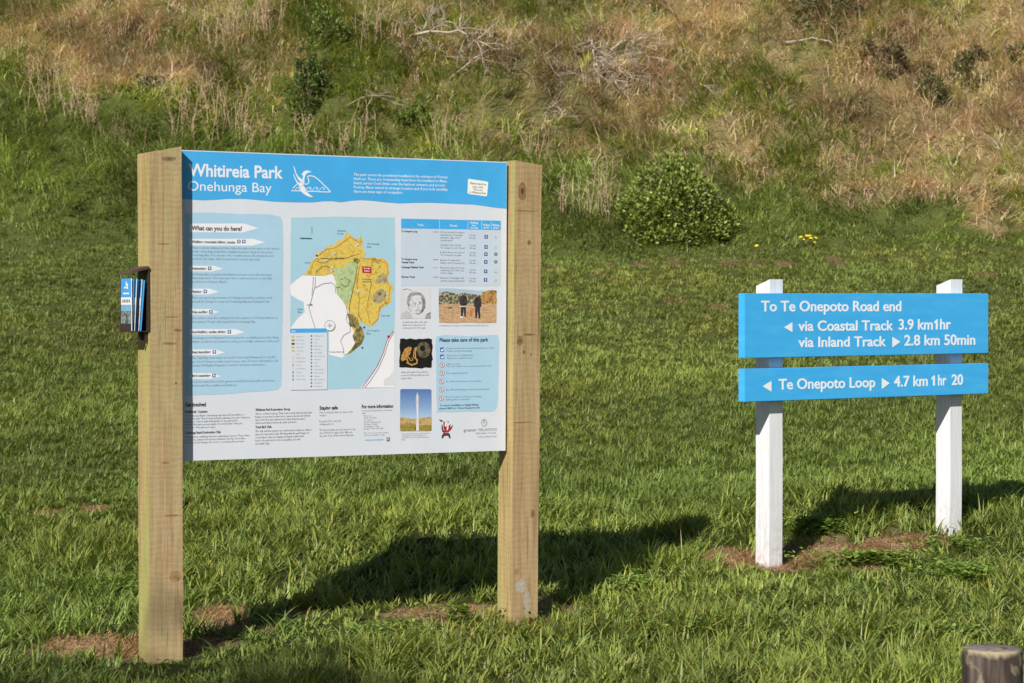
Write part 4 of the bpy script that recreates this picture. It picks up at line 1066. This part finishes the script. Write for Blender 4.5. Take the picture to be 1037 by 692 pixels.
# rank clumps of long broad blades that the mower missed
def rank_grass():
    cx, cy = scatter_view(8.8, 22, 84); p_ = project(cx, cy, height(cx, cy)); w_ = (.10 + .5 * sstep(fbm(cx * 1.7, cy * 1.7, 6, 3), .5, .7)) * (1 - .62 * sstep(cy, 14, 17))
    for a_, b_, sa_, sb_, v_ in ((60, 585, 90, 50, .9), (660, 530, 120, 40, .9), (300, 560, 80, 30, .5), (850, 520, 80, 25, .6), (1000, 560, 60, 40, .8), (620, 650, 260, 35, .6), (860, 640, 150, 40, .5), (470, 500, 260, 25, .35), (258, 636, 34, 14, 1.4), (120, 560, 60, 30, .5), (780, 600, 120, 30, .5)):
        w_ = w_ + v_ * np.exp(-((p_[0] - a_) / sa_) ** 2 - ((p_[1] - b_) / sb_) ** 2)
    for a_, b_ in ((-1.55, 10.2), (.05, 11.0), (1.46, 12.5), (2.62, 13.25)): w_ = w_ * sstep(np.hypot(cx - a_, cy - b_), .15, .5)
    kp = (rng.random(len(cx)) < w_) & (patchiness(cx, cy) < .2); cx, cy = cx[kp], cy[kp]; k = 9
    x, y, a, r = tuft_points(cx, cy, k, rng.uniform(.02, .06, len(cx))); n = len(x)
    L = rng.uniform(.09, .19, n) * np.repeat(rng.uniform(.7, 1.15, len(cx)) * (1 - .4 * sstep(cy, 13.5, 17)), k)
    c_ = PAL[rng.choice([1, 2, 4, 5], n)] * np.array([.86, .98, 1.15]) * (.85 + .35 * rng.random(n))[:, None]
    return blades('rank_grass', np.stack([x, y, height(x, y) - .005], -1), L, rng.uniform(.006, .0115, n), a + rng.normal(0, .7, n), .15 + .4 * r + rng.random(n) * .25, rng.uniform(.7, 1.9, n), c_, c_ * 1.15, M_grass, 4)
tag(rank_grass(), 'long arching broad grass blades in the near lawn', 'grass', kind='stuff')

# dry clippings lying in the worn patches
xs, ys, zs_, rr_ = [], [], [], []
for (a, b, rx, ry) in PATCH:
    n = int(min(4200, 14000 * rx * ry * (1.0 if b < 16 else .35) * 3.0) + 60)
    an = rng.uniform(0, 2*np.pi, n); r = np.sqrt(rng.random(n)) * 1.15
    xs.append(a + rx * r * np.cos(an)); ys.append(b + ry * r * np.sin(an))
x = np.concatenate(xs); y = np.concatenate(ys); k_ = patchiness(x, y) > rng.random(len(x)) * .8; x, y = x[k_], y[k_]; n = len(x)
s = STR[rng.integers(0, 5, n)] * np.array([1.12, .86, .78]) * (.35 + 1.0 * rng.random(n))[:, None] * np.where((y > 16)[:, None], np.array([.80, .92, .98]), 1.0)
far_ = np.where(y > 16, 1.7, 1.0)
o = blades('dry_clippings', np.stack([x, y, height(x, y) + rng.uniform(0, .012, n)], -1), rng.uniform(.02, .07, n) * far_, rng.uniform(.002, .0045, n) * far_, rng.uniform(0, 6.28, n), rng.uniform(1.0, 1.6, n), rng.uniform(-.3, .6, n), s, s * 1.1, M_straw, 2)
tag(o, 'reddish brown dry clippings lying in the worn patches of lawn', 'clippings', kind='stuff')

# broad-leaved weeds and clover low in the lawn round the posts
def leaflets_np(P, nrm, up, Ls, Ws):
    """pointed oval leaves as 2 quads: P base, up direction along leaf, nrm normal"""
    sd = np.cross(nrm, up); sd /= np.linalg.norm(sd, axis=1, keepdims=True) + 1e-9
    a = P; b = P + up * (Ls * .35)[:, None] + sd * (Ws * .5)[:, None] + nrm * (Ws * .12)[:, None]
    c = P + up * (Ls * .72)[:, None] + sd * (Ws * .42)[:, None]; d = P + up * Ls[:, None] - nrm * (Ls * .12)[:, None]
    e = P + up * (Ls * .72)[:, None] - sd * (Ws * .42)[:, None]; f = P + up * (Ls * .35)[:, None] - sd * (Ws * .5)[:, None] + nrm * (Ws * .12)[:, None]
    V = np.stack([a, b, c, d, e, f], 1).reshape(-1, 3); n = len(P); i = np.arange(n) * 6
    q = np.concatenate([np.stack([i, i+1, i+2, i+3], -1), np.stack([i, i+3, i+4, i+5], -1)])
    return V, q
def rnd_dir(n, up=.0):
    v = rng.normal(0, 1, (n, 3)); v[:, 2] = np.abs(v[:, 2]) * .6 + up; return v / np.linalg.norm(v, axis=1, keepdims=True)
spots = [(880,575,.45,.14,1500),(985,590,.4,.25,1500),(470,632,.3,.06,500),(960,560,.25,.1,600),(820,540,.3,.2,700),(120,600,.5,.3,300),(640,600,.5,.4,400),(380,650,.6,.2,300),(720,640,.5,.3,500),(940,650,.4,.3,500),(560,520,.6,.4,400),(150,510,.5,.4,300)]
xs, ys = [], []
for px_, py_, rx, ry, n in spots:
    g_ = ground_at(px_, py_); an = rng.uniform(0, 6.28, n); r = np.abs(rng.normal(0, .5, n))
    xs.append(g_[0] + rx * r * np.cos(an)); ys.append(g_[1] + ry * r * np.sin(an))
x = np.concatenate(xs); y = np.concatenate(ys); n = len(x)
k_ = fbm(x * 6, y * 6, 2, 2) > .42; x, y = x[k_], y[k_]; n = len(x)
az = rng.uniform(0, 6.28, n); tl = rng.uniform(.1, .6, n)
up = np.stack([np.cos(az) * np.cos(tl), np.sin(az) * np.cos(tl), np.sin(tl)], -1)
nr = np.stack([-np.cos(az) * np.sin(tl), -np.sin(az) * np.sin(tl), np.cos(tl)], -1)
V, q = leaflets_np(np.stack([x, y, height(x, y) + rng.uniform(.02, .085, n)], -1), nr, up, rng.uniform(.018, .042, n), rng.uniform(.012, .026, n))
C = np.repeat(np.array([.21,.30,.06])[None] * (.7 + .7 * rng.random(n))[:, None], 6, 0)
o = mesh_np('clover_and_weeds', V, q, np.zeros((0, 3), int), C, M_grass); tag(o, 'low broad leaved weeds and clover growing in the near lawn', 'weeds', kind='stuff')

# long lush grass between lawn and slope
def growth(name, y0, y1, dens, k, which, Lf, Wd, K, drymode, mat, droop=.3):
    cx, cy = scatter_view(y0, y1, dens, 1.48)
    cz = height(cx, cy); px_, py_, hz, rz = zones(cx, cy, cz)
    keep = (hz if which == 'hill' else rz) & (py_ > -70)
    cx, cy, px_, py_ = cx[keep], cy[keep], px_[keep], py_[keep]
    d = np.clip(dryness(px_, py_) + (fbm(cx * 1.0, cy * 1.0, 2, 4) - .5) * 2.5 + (fbm(cx*5, cy*5, 3, 2) - .5) * .5, 0, 1)
    if which == 'rough': d = d * 0 + np.clip((fbm(cx * .8, cy * .8, 2, 3) - .50) * 2.2, 0, .5)
    if drymode is True: sel = rng.random(len(cx)) < d ** 1.0
    elif drymode is False: sel = rng.random(len(cx)) < (1 - d) ** 1.0
    else: sel = np.ones(len(cx), bool); 
    cx, cy, d, px_, py_ = cx[sel], cy[sel], d[sel], px_[sel], py_[sel]
    rad = rng.uniform(.04, .15, len(cx)); x, y, a, r = tuft_points(cx, cy, k, rad); n = len(x)
    hgt = np.repeat(.45 + 1.0 * fbm(cx * 1.6, cy * 1.6, 5, 3) + .7 * rng.random(len(cx)) ** 2, k)
    L = Lf * hgt * (.6 + .7 * rng.random(n))
    if which == 'rough': L *= np.repeat(.42 + .58 * sstep(np.interp(px_, LX, L2) - py_, 0, 45), k)
    # tufts flop over, mostly down the slope
    ta = np.repeat(-np.pi/2 + (fbm(cx * .8, cy * .8, 4, 2) - .5) * 7 + rng.normal(0, .5, len(cx)), k)
    az = np.where(rng.random(n) < .75, ta + rng.normal(0, .45, n), a)
    lean = np.abs(rng.normal(.2 + droop * .5, .30, n)) + droop * np.repeat(rng.random(len(cx)), k); curl = rng.uniform(.5, 1.9, n)
    ctone = np.repeat(.34 + 1.42 * fbm(cx * 1.2, cy * 1.2, 6, 3), k) * np.repeat(.65 + .7 * rng.random(len(cx)), k) * (.8 + .4 * rng.random(n))
    if drymode is True:
        pal = np.array([[.50,.38,.20],[.42,.30,.18],[.58,.46,.27],[.32,.22,.13],[.44,.38,.17],[.48,.35,.24],[.36,.33,.15],[.36,.36,.13],[.40,.40,.16]]) * np.array([1.64, 1.51, 1.90])
        c_ = pal[np.repeat(rng.integers(0, 9, len(cx)), k)] * .65 + pal[rng.integers(0, 9, n)] * .35
        c_ = c_ * .86
    else:
        c_ = PAL[rng.choice(len(PAL), n, p=PW_)]
        if which == 'rough': c_ = c_ * np.array([1.26, 1.22, 1.9])
        else:
            oliv = np.repeat(rng.random(len(cx)) < .5, k)
            c_ = np.where(oliv[:, None], c_ * np.array([1.42, 1.16, 1.3]), c_ * np.array([1.0, 1.08, 1.2]))
    c_ = c_ * ctone[:, None]
    return blades(name, np.stack([x, y, height(x, y) - .01], -1), L, Wd * (.7 + .6*rng.random(n)), az, lean, curl, c_, c_ * 1.1, mat, K)
o = growth('rough_grass', 26.5, 36, 105, 14, 'rough', .24, .012, 3, None, M_grass, .35); tag(o, 'long lush dark green grass along the foot of the slope', 'grass', kind='stuff')
o = growth('slope_grass', 27, 36.5, 84, 15, 'hill', .25, .012, 3, False, M_grass, .4); tag(o, 'green and olive grass growing over the slope', 'grass', kind='stuff')
o = growth('dry_slope_grass', 27, 36.5, 100, 18, 'hill', .31, .010, 3, True, M_straw, .6); tag(o, 'tangled tan and brown dry grass over the slope', 'dry grass', kind='stuff')

# ================================================================== BRANCHES, STALKS, SHRUBS
class Tubes:
    def __init__(s): s.v = []; s.f = []
    def tube(s, pts, r0, r1, n=5):
        P = [Vector(p) for p in pts]; base = len(s.v); m = len(P)
        for i, p in enumerate(P):
            d = (P[min(i+1, m-1)] - P[max(i-1, 0)]).normalized()
            u = d.orthogonal().normalized(); w = d.cross(u); r = r0 + (r1 - r0) * i / (m - 1)
            for k in range(n):
                a = 2 * math.pi * k / n; s.v.append(tuple(p + (u * math.cos(a) + w * math.sin(a)) * r))
        for i in range(m - 1):
            for k in range(n):
                a = base + i*n + k; b = base + i*n + (k+1) % n
                s.f.append((a, b, b + n, a + n))
        s.f.append(tuple(base + k for k in range(n))[::-1]); s.f.append(tuple(base + (m-1)*n + k for k in range(n)))
    def build(s, name, mat, parent=None, smooth=True):
        me = bpy.data.meshes.new(name); me.from_pydata(s.v, [], s.f)
        if smooth: me.polygons.foreach_set('use_smooth', [True] * len(me.polygons))
        return link(name, me, parent, [mat])
def crooked(p, d, L, n, rnd, wig=.25, grav=0.0):
    pts = [Vector(p)]; d = Vector(d).normalized()
    for i in range(n):
        d = (d + Vector((rnd.gauss(0, wig), rnd.gauss(0, wig), rnd.gauss(0, wig) - grav))).normalized()
        pts.append(pts[-1] + d * (L / n))
    return pts
def branching(T, p, d, L, r, depth, rnd, wig=.22, grav=0., kids=3, spread=.6):
    pts = crooked(p, d, L, 6, rnd, wig * .5, grav); T.tube(pts, r, r * .45, 5 if depth > 1 else 4)
    if depth == 0: return
    for k in range(kids + rnd.randint(-1, 1)):
        i = rnd.randint(2, 6); q = pts[i]; dd = (pts[i] - pts[i-1]).normalized()
        nd = (dd + Vector((rnd.gauss(0, spread), rnd.gauss(0, spread), rnd.gauss(0, spread) * .8))).normalized()
        branching(T, q, nd, L * rnd.uniform(.4, .7), r * .5, depth - 1, rnd, wig, grav, kids, spread)
M_grey = mottled('bleached_wood', [(.3, s2l(132,116,104)), (.5, s2l(176,160,146)), (.7, s2l(196,182,168)), (.85, s2l(112,96,84))], 9, .85, 5)
M_brn = mottled('brown_twig', [(.3, s2l(96,76,60)), (.6, s2l(140,116,94)), (.8, s2l(84,66,52))], 12, .9)
M_stalk = mottled('dry_stalk', [(.3, s2l(160,130,102)), (.6, s2l(198,172,142)), (.8, s2l(146,112,84))], 8, .85)
def G(px_, py_): return Vector(ground_at(px_, py_))
def dead_limb(a, b, r, label, seed, kids=5, lift=.12, mat=None, depth=1, klen=.35):
    rnd = random.Random(seed); A, B = G(*a), G(*b); A.z += lift * .3; B.z += lift
    root = empty('dead_branch', tuple(A)); tag(root, label, 'dead branch', 'bleached dead branches on the slope')
    T = Tubes(); n = 9; L = (B - A).length
    pts = []
    for i in range(n + 1):
        t = i / n; p = A.lerp(B, t) + Vector((rnd.gauss(0, .014) * L, rnd.gauss(0, .012) * L, math.sin(t * math.pi) * lift + rnd.gauss(0, .012) * L))
        p.z = max(p.z, float(height(p.x, p.y)) + .05)
        pts.append(p - A)
    r *= .86; T.tube(pts, r, r * .35, 6); T.build('limb', mat or M_grey, root)
    T = Tubes()
    for k in range(kids * 3):
        i = rnd.randint(2, n); d = (pts[i] - pts[i-1]).normalized()
        nd = (d * .7 + Vector((rnd.gauss(0, .6), rnd.gauss(-.2, .4), rnd.uniform(-.1, .9)))).normalized()
        branching(T, pts[i], nd, klen * rnd.uniform(.6, 1.3), r * .42, depth, rnd, .2, .03, 2)
    T.build('twigs', mat or M_grey, root)
dead_limb((418,40),(500,62),.022,'long bleached branch forking left above the middle of the board',1,6,.16,klen=.45)
dead_limb((412,12),(424,45),.016,'short upright pale branch at the left end of the fallen branches',2,3,.1)
dead_limb((446,62),(540,82),.018,'thin brown branch sloping right below the long bleached one',3,5,.1,M_brn)
dead_limb((455,84),(520,58),.014,'pale crossing branch lying over the brown sloping one',4,5,.14)
dead_limb((478,40),(462,78),.012,'small pale branch hanging steeply in the fallen branches',5,3,.15)
dead_limb((594,45),(606,100),.020,'steep bleached branch at the left edge of the dead thicket',6,6,.2,klen=.4)
dead_limb((600,70),(628,105),.018,'bleached branch leaning right in the middle of the thicket',7,6,.16,klen=.4)
dead_limb((618,56),(656,72),.018,'arching pale branch at the right of the thicket top',8,6,.2,klen=.45)
dead_limb((628,50),(650,92),.014,'thin pale branch dropping through the right of the thicket',9,6,.15)
dead_limb((548,60),(562,84),.014,'short grey branch between the two groups of dead branches',10,4,.1)
dead_limb((606,58),(640,110),.014,'long pale branch crossing the thicket low down',61,5,.18,klen=.4)
dead_limb((588,60),(612,84),.012,'short twisted branch inside the left of the thicket',62,4,.22)
dead_limb((634,62),(664,60),.012,'level forked branch at the right end of the thicket',63,4,.2)
dead_limb((420,52),(440,20),.012,'upright pale branch rising from the left fork',64,4,.1)
dead_limb((655,4),(692,44),.030,'thick grey brown branch with a dark hollow at the slope top',11,5,.2,M_brn,klen=.4)
dead_limb((668,2),(716,10),.016,'spreading bleached twiggy branch at the top edge above the bush',12,7,.2,klen=.5)
dead_limb((792,47),(862,57),.018,'smooth grey branch lying level on the dry slope',13,2,.1,klen=.2)
dead_limb((708,88),(726,104),.012,'short pale stick lying on the dry slope beside a dark hollow',14,2,.06)
dead_limb((556,112),(572,124),.012,'tiny bleached stick above the right end of the board',15,3,.08)
dead_limb((352,112),(402,122),.012,'thin curved pale branch above the middle of the blue band',16,3,.16)
dead_limb((494,0),(502,14),.016,'pale branch stub at the top edge of the slope',17,3,.2)

def stalks(px_, py_, spread, n, h, label, seed, mat=None, name='dead_weed', pinkish=False, lean=(.0, 0)):
    rnd = random.Random(seed); A = G(px_, py_)
    root = empty(name, tuple(A)); tag(root, label, 'dead weed', 'dry stalk clumps on the slope')
    T = Tubes(); T2 = Tubes()
    for i in range(int(n * 1.8)):
        x_ = rnd.gauss(0, spread); y_ = rnd.gauss(0, spread * .5); z_ = float(height(A.x + x_, A.y + y_)) - A.z
        L = h * rnd.uniform(.55, 1.15)
        pts = crooked((x_, y_, z_), (rnd.gauss(lean[0], .16), rnd.gauss(-.05, .16), 1), L, 5, rnd, .07)
        T.tube(pts, .0050, .0022, 4)
        for k in range(rnd.randint(4, 8)):
            q = pts[rnd.randint(2, 5)]
            T2.tube(crooked(q, (rnd.gauss(0, .6), rnd.gauss(0, .6), rnd.uniform(.2, 1.0)), L * rnd.uniform(.12, .35), 3, rnd, .16), .0032, .0014, 4)
    T.build('stalks', mat or M_stalk, root); T2.build('side_twigs', mat or M_stalk, root)
stalks(48,118,.10,7,.72,'tall pale dead stalks at the far left of the slope',20)
stalks(76,122,.12,8,.55,'pale dead stalks second from the left, beside the tallest clump',21)
stalks(90,130,.10,6,.62,'pale reddish dead stalks above the yellow tuft on the left',22)
stalks(120,150,.16,7,.50,'thin bare stalks left of the board top',23,M_brn)
stalks(204,140,.20,12,.60,'dense pinkish dead weed just above the board left corner',24)
stalks(232,134,.22,14,.62,'widest bleached dead weed above the white bird emblem',25)
stalks(256,146,.14,8,.40,'low bleached weed stalks right of the widest one',26)
stalks(232,44,.22,16,.62,'pale brown upright stalks near the top left of the slope',27)
stalks(262,34,.22,16,.66,'tall brown feathery stalks left of the tall green bush',28)
stalks(320,152,.16,9,.42,'dry stalks behind the middle of the blue band',29)
stalks(360,156,.16,7,.55,'slim stalks in green grass behind the introduction text',30)
stalks(456,152,.14,7,.60,'dry forked stalks behind the right part of the board',31)
stalks(500,160,.22,12,.36,'low tangled stalks above the right timber post',32,M_brn)
stalks(374,48,.10,8,.66,'tall fine pale stems on the green slope',33)
stalks(545,168,.12,7,.5,'straw coloured stalks just right of the right timber post',34)
stalks(614,222,.08,6,.66,'tall thin straw stalks at the left of the round bush',35)
stalks(575,222,.10,5,.50,'thin straw stalks in the lush grass right of the board',36)
stalks(598,40,.30,16,.5,'brown feathery weed at the top of the dead thicket',37,M_brn)
stalks(560,48,.25,14,.45,'pinkish brown weed left of the dead thicket',38,M_brn)
stalks(640,96,.22,14,.40,'tangle of dry weed under the dead thicket',39,M_brn)
stalks(700,110,.20,10,.35,'dark brown weed tangle on the dry slope above the bush',40,M_brn)
stalks(850,180,.20,12,.40,'straw coloured stalks low on the right slope',41)
stalks(152,196,.10,7,.40,'dry stalks against the left edge of the board post',42,M_brn)

def shrub(px_, py_, w_, h_, n, ls, label, seed, pal, depth=None, name='shrub', peak=0.0, group=None, mound=1.0, twig=True):
    global rng
    keep_rng = rng; rng = np.random.default_rng(seed)
    rnd = random.Random(seed); A = G(px_, py_); depth = depth or w_ * .8
    root = empty(name, tuple(A)); tag(root, label, 'shrub', group)
    # leaves in clumps held at the ends of boughs
    nb = max(14, int(n / 55)); V_, Q_, C_ = [], [], []; off = 0
    T = Tubes()
    for b in range(nb):
        th = rnd.uniform(0, 2*math.pi); el = math.acos(rnd.uniform(0.0, 1) ** 1.15); rr_ = rnd.uniform(.45, 1.06) ** .7
        if b % 3 == 0: th = rnd.uniform(math.pi * .9, 2.1*math.pi); el = rnd.uniform(1.25, 1.6)
        cx = rr_ * math.sin(el) * math.cos(th) * w_ / 2; cy = rr_ * math.sin(el) * math.sin(th) * depth / 2
        cz = rr_ * math.cos(el) * h_ * (.80 + peak * math.exp(-(cx / (w_ * .2)) ** 2)) + .10 * h_
        cz *= (1 + rnd.uniform(-.12, .12)) * (1 - .38 * max(0, cx / (w_ / 2)) - .15 * max(0, -cx / (w_ / 2)))
        gz = float(height(A.x + cx, A.y + cy)) - A.z
        cz = max(cz, gz + .03)
        if b % 3 == 0: cz = gz + rnd.uniform(.04, .22) * h_
        if twig: T.tube(crooked((cx * .1, cy * .1, 0), (cx, cy, cz), Vector((cx, cy, cz)).length * .95, 5, rnd, .08), .012, .004, 4)
        k = int(n / nb * rnd.uniform(.6, 1.4)); cr = rnd.uniform(.10, .19) * (w_ ** .5)
        q = rng.normal(0, 1, (k, 3)); q /= np.linalg.norm(q, axis=1, keepdims=True); q *= (rng.random(k) ** .45)[:, None] * cr
        P = np.array([cx, cy, cz]) + q * np.array([1, 1, .8])
        outw = P / (np.linalg.norm(P, axis=1, keepdims=True) + 1e-6)
        up = outw * .5 + q / cr * .5 + rnd_dir(k, .3) * .9; up /= np.linalg.norm(up, axis=1, keepdims=True)
        nr = rng.normal(0, 1, (k, 3)) * .6 + np.array([0, -.3, 1.0]); nr -= up * np.sum(nr * up, 1, keepdims=True); nr /= np.linalg.norm(nr, axis=1, keepdims=True)
        V, q_ = leaflets_np(P, nr, up, rng.uniform(.7, 1.3, k) * ls, rng.uniform(.4, .6, k) * ls)
        pc = np.array(pal)[rng.integers(0, len(pal), k)] * (.7 + .6 * rng.random(k))[:, None] * rnd.uniform(.8, 1.25)
        V_.append(V); Q_.append(q_ + off); off += len(V); C_.append(np.repeat(pc, 6, 0))
    mesh_np('foliage', np.concatenate(V_), np.concatenate(Q_), np.zeros((0, 3), int), np.concatenate(C_), M_leaf, root)
    if twig: T.build('stems', M_brn, root)
    rng = keep_rng
PB = [(.125,.165,.026),(.175,.22,.034),(.24,.285,.05),(.09,.12,.02),(.30,.33,.08),(.13,.175,.03)]
PD = [(.085,.090,.030),(.12,.115,.04),(.06,.06,.022),(.16,.14,.06)]
PG = [(.11,.15,.025),(.15,.19,.035),(.08,.12,.02)]
shrub(684,231,1.36,.88,19000,.050,'rounded glossy dark green bush at the foot of the slope right of the board',51,PB,1.3,'bush',.08)
shrub(838,18,1.05,.62,2600,.05,'dark olive shrub at the top edge of the dry slope',52,PD,.9)
shrub(943,102,.52,.52,1200,.05,'small dark shrub alone on the dry right slope',53,PD,.5)
shrub(985,76,.62,.46,1300,.05,'dark shrub near the right edge, higher than its neighbour',54,PD,.55)
shrub(1030,62,.4,.3,600,.05,'small brownish shrub touching the right edge of the slope',55,PD,.4)
shrub(314,107,.56,.86,3200,.045,'upright dark green bush on the green slope above the bird emblem',56,[(.075,.11,.02),(.10,.14,.026),(.055,.085,.016)],.5,'bush',.1)
shrub(333,40,.7,.6,1600,.045,'loose bright green bush behind the upright one near the top',57,PG,.6,'bush')
shrub(892,62,.7,.36,900,.045,'thin brown green shrub between the top shrub and the small dark one',58,[(.12,.09,.04),(.09,.08,.03),(.15,.11,.06)],.5)
shrub(155,92,.45,.22,500,.04,'low dark brown shrub on the brown left slope',59,[(.08,.055,.03),(.06,.05,.025)],.4)
shrub(420,128,.5,.3,900,.05,'low leafy green plant on the slope above the introduction text',60,PG,.45,'bush')

# yellow flowers in the lush grass
M_yf = ink((.80,.58,.02), .5, .08)
fl0 = None
fr_ = random.Random(77); k = 0
for (px_, py_, n, spr) in [(819,239,9,8),(763,247,1,4),(634,232,1,3)]:
    for i in range(n):
        A = G(px_ + fr_.gauss(0, spr * .5), py_ + fr_.gauss(0, 2.5) + 12)
        if fl0 is None:
            root = empty('yellow_flower', (0, 0, 0)); T = Tubes(); T.tube([(0,0,0),(.005,0,.1),(0,.004,.2)], .003, .002, 4); T.build('stem', M_brn, root)
            bm = bmesh.new()
            c0 = bm.verts.new((0, 0, .205)); ring = []
            for j in range(16):
                a = 2*math.pi*j/16; r = .034 if j % 2 == 0 else .022
                ring.append(bm.verts.new((r*math.cos(a), r*math.sin(a) - .004, .212 + .010*math.sin(a*-1) )))
            for j in range(16): bm.faces.new((c0, ring[j], ring[(j+1) % 16]))
            for v_ in bm.verts:   # heads turned towards the sun
                y_, z_ = v_.co.y, v_.co.z - .205; v_.co.y = y_ * .6 - z_ * .8; v_.co.z = .205 + y_ * .8 * 1 + z_ * .6
            from_bm('flower_head', bm, M_yf, root); fl0 = root; o = root
        else:
            o = fl0.copy(); COL.objects.link(o)
            for ch in list(fl0.children): c_ = ch.copy(); COL.objects.link(c_); c_.parent = o
        o.location = (A.x, A.y, float(height(A.x, A.y))); o.rotation_euler = (0, 0, fr_.uniform(-.6, .6))
        s_ = fr_.uniform(.55, .9); o.scale = (s_, s_, s_ * fr_.uniform(.7, 1.0))
        tag(o, 'small yellow flower in the long grass at the foot of the slope', 'flower', 'yellow flowers in the long grass')

# ================================================================== TREE, unseen, added behind the viewpoint to cast shade on the nearest grass
cxs, cys = -1.35, 7.95    # middle of the shade on the lawn
tt = 7.2 / math.tan(SUN_EL)
tc_ = Vector((cxs - math.sin(SUN_AZ) * tt, cys - math.cos(SUN_AZ) * tt, 7.2))
tree = empty('tree', (tc_.x - .3, tc_.y - .2, -.1)); tag(tree, 'unseen leafy tree added behind the viewpoint to shade the nearest grass', 'tree')
T = Tubes(); T.tube([(0,0,0),(.05,0,1.8),(.12,.05,3.8),(.2,.1,5.4),(.28,.2,6.6)], .17, .07, 10); T.build('trunk', M_brn, tree)
rngk = rng; rng = np.random.default_rng(5)
T = Tubes(); Vs, Qs, Cs = [], [], []; off = 0; rnd = random.Random(8)
for b in range(130):
    d = Vector((rnd.gauss(0, 1), rnd.gauss(0, 1), rnd.gauss(0, .75))).normalized() * rnd.uniform(.5, 1) ** .5
    c_ = Vector((.3, .2, 7.3)) + Vector((d.x * 1.95, d.y * 1.8, d.z * 1.45))
    T.tube([(.2,.1,5.4), tuple(Vector((.2,.1,5.4)).lerp(c_, .55) + Vector((0,0,.15))), tuple(c_)], .035, .008, 4)
    k = 75; q = rng.normal(0, .17, (k, 3)); P = np.array(c_) + q; up = rnd_dir(k, .0); nr = rng.normal(0, 1, (k, 3)); nr -= up * np.sum(nr*up, 1, keepdims=True); nr /= np.linalg.norm(nr, axis=1, keepdims=True)
    V, q_ = leaflets_np(P, nr, up, rng.uniform(.07, .13, k), rng.uniform(.05, .08, k)); Vs.append(V); Qs.append(q_ + off); off += len(V)
    Cs.append(np.repeat(np.array(PB)[rng.integers(0, 6, k)], 6, 0))
mesh_np('crown', np.concatenate(Vs), np.concatenate(Qs), np.zeros((0,3), int), np.concatenate(Cs), M_leaf, tree); T.build('limbs', M_brn, tree)
rng = rngk
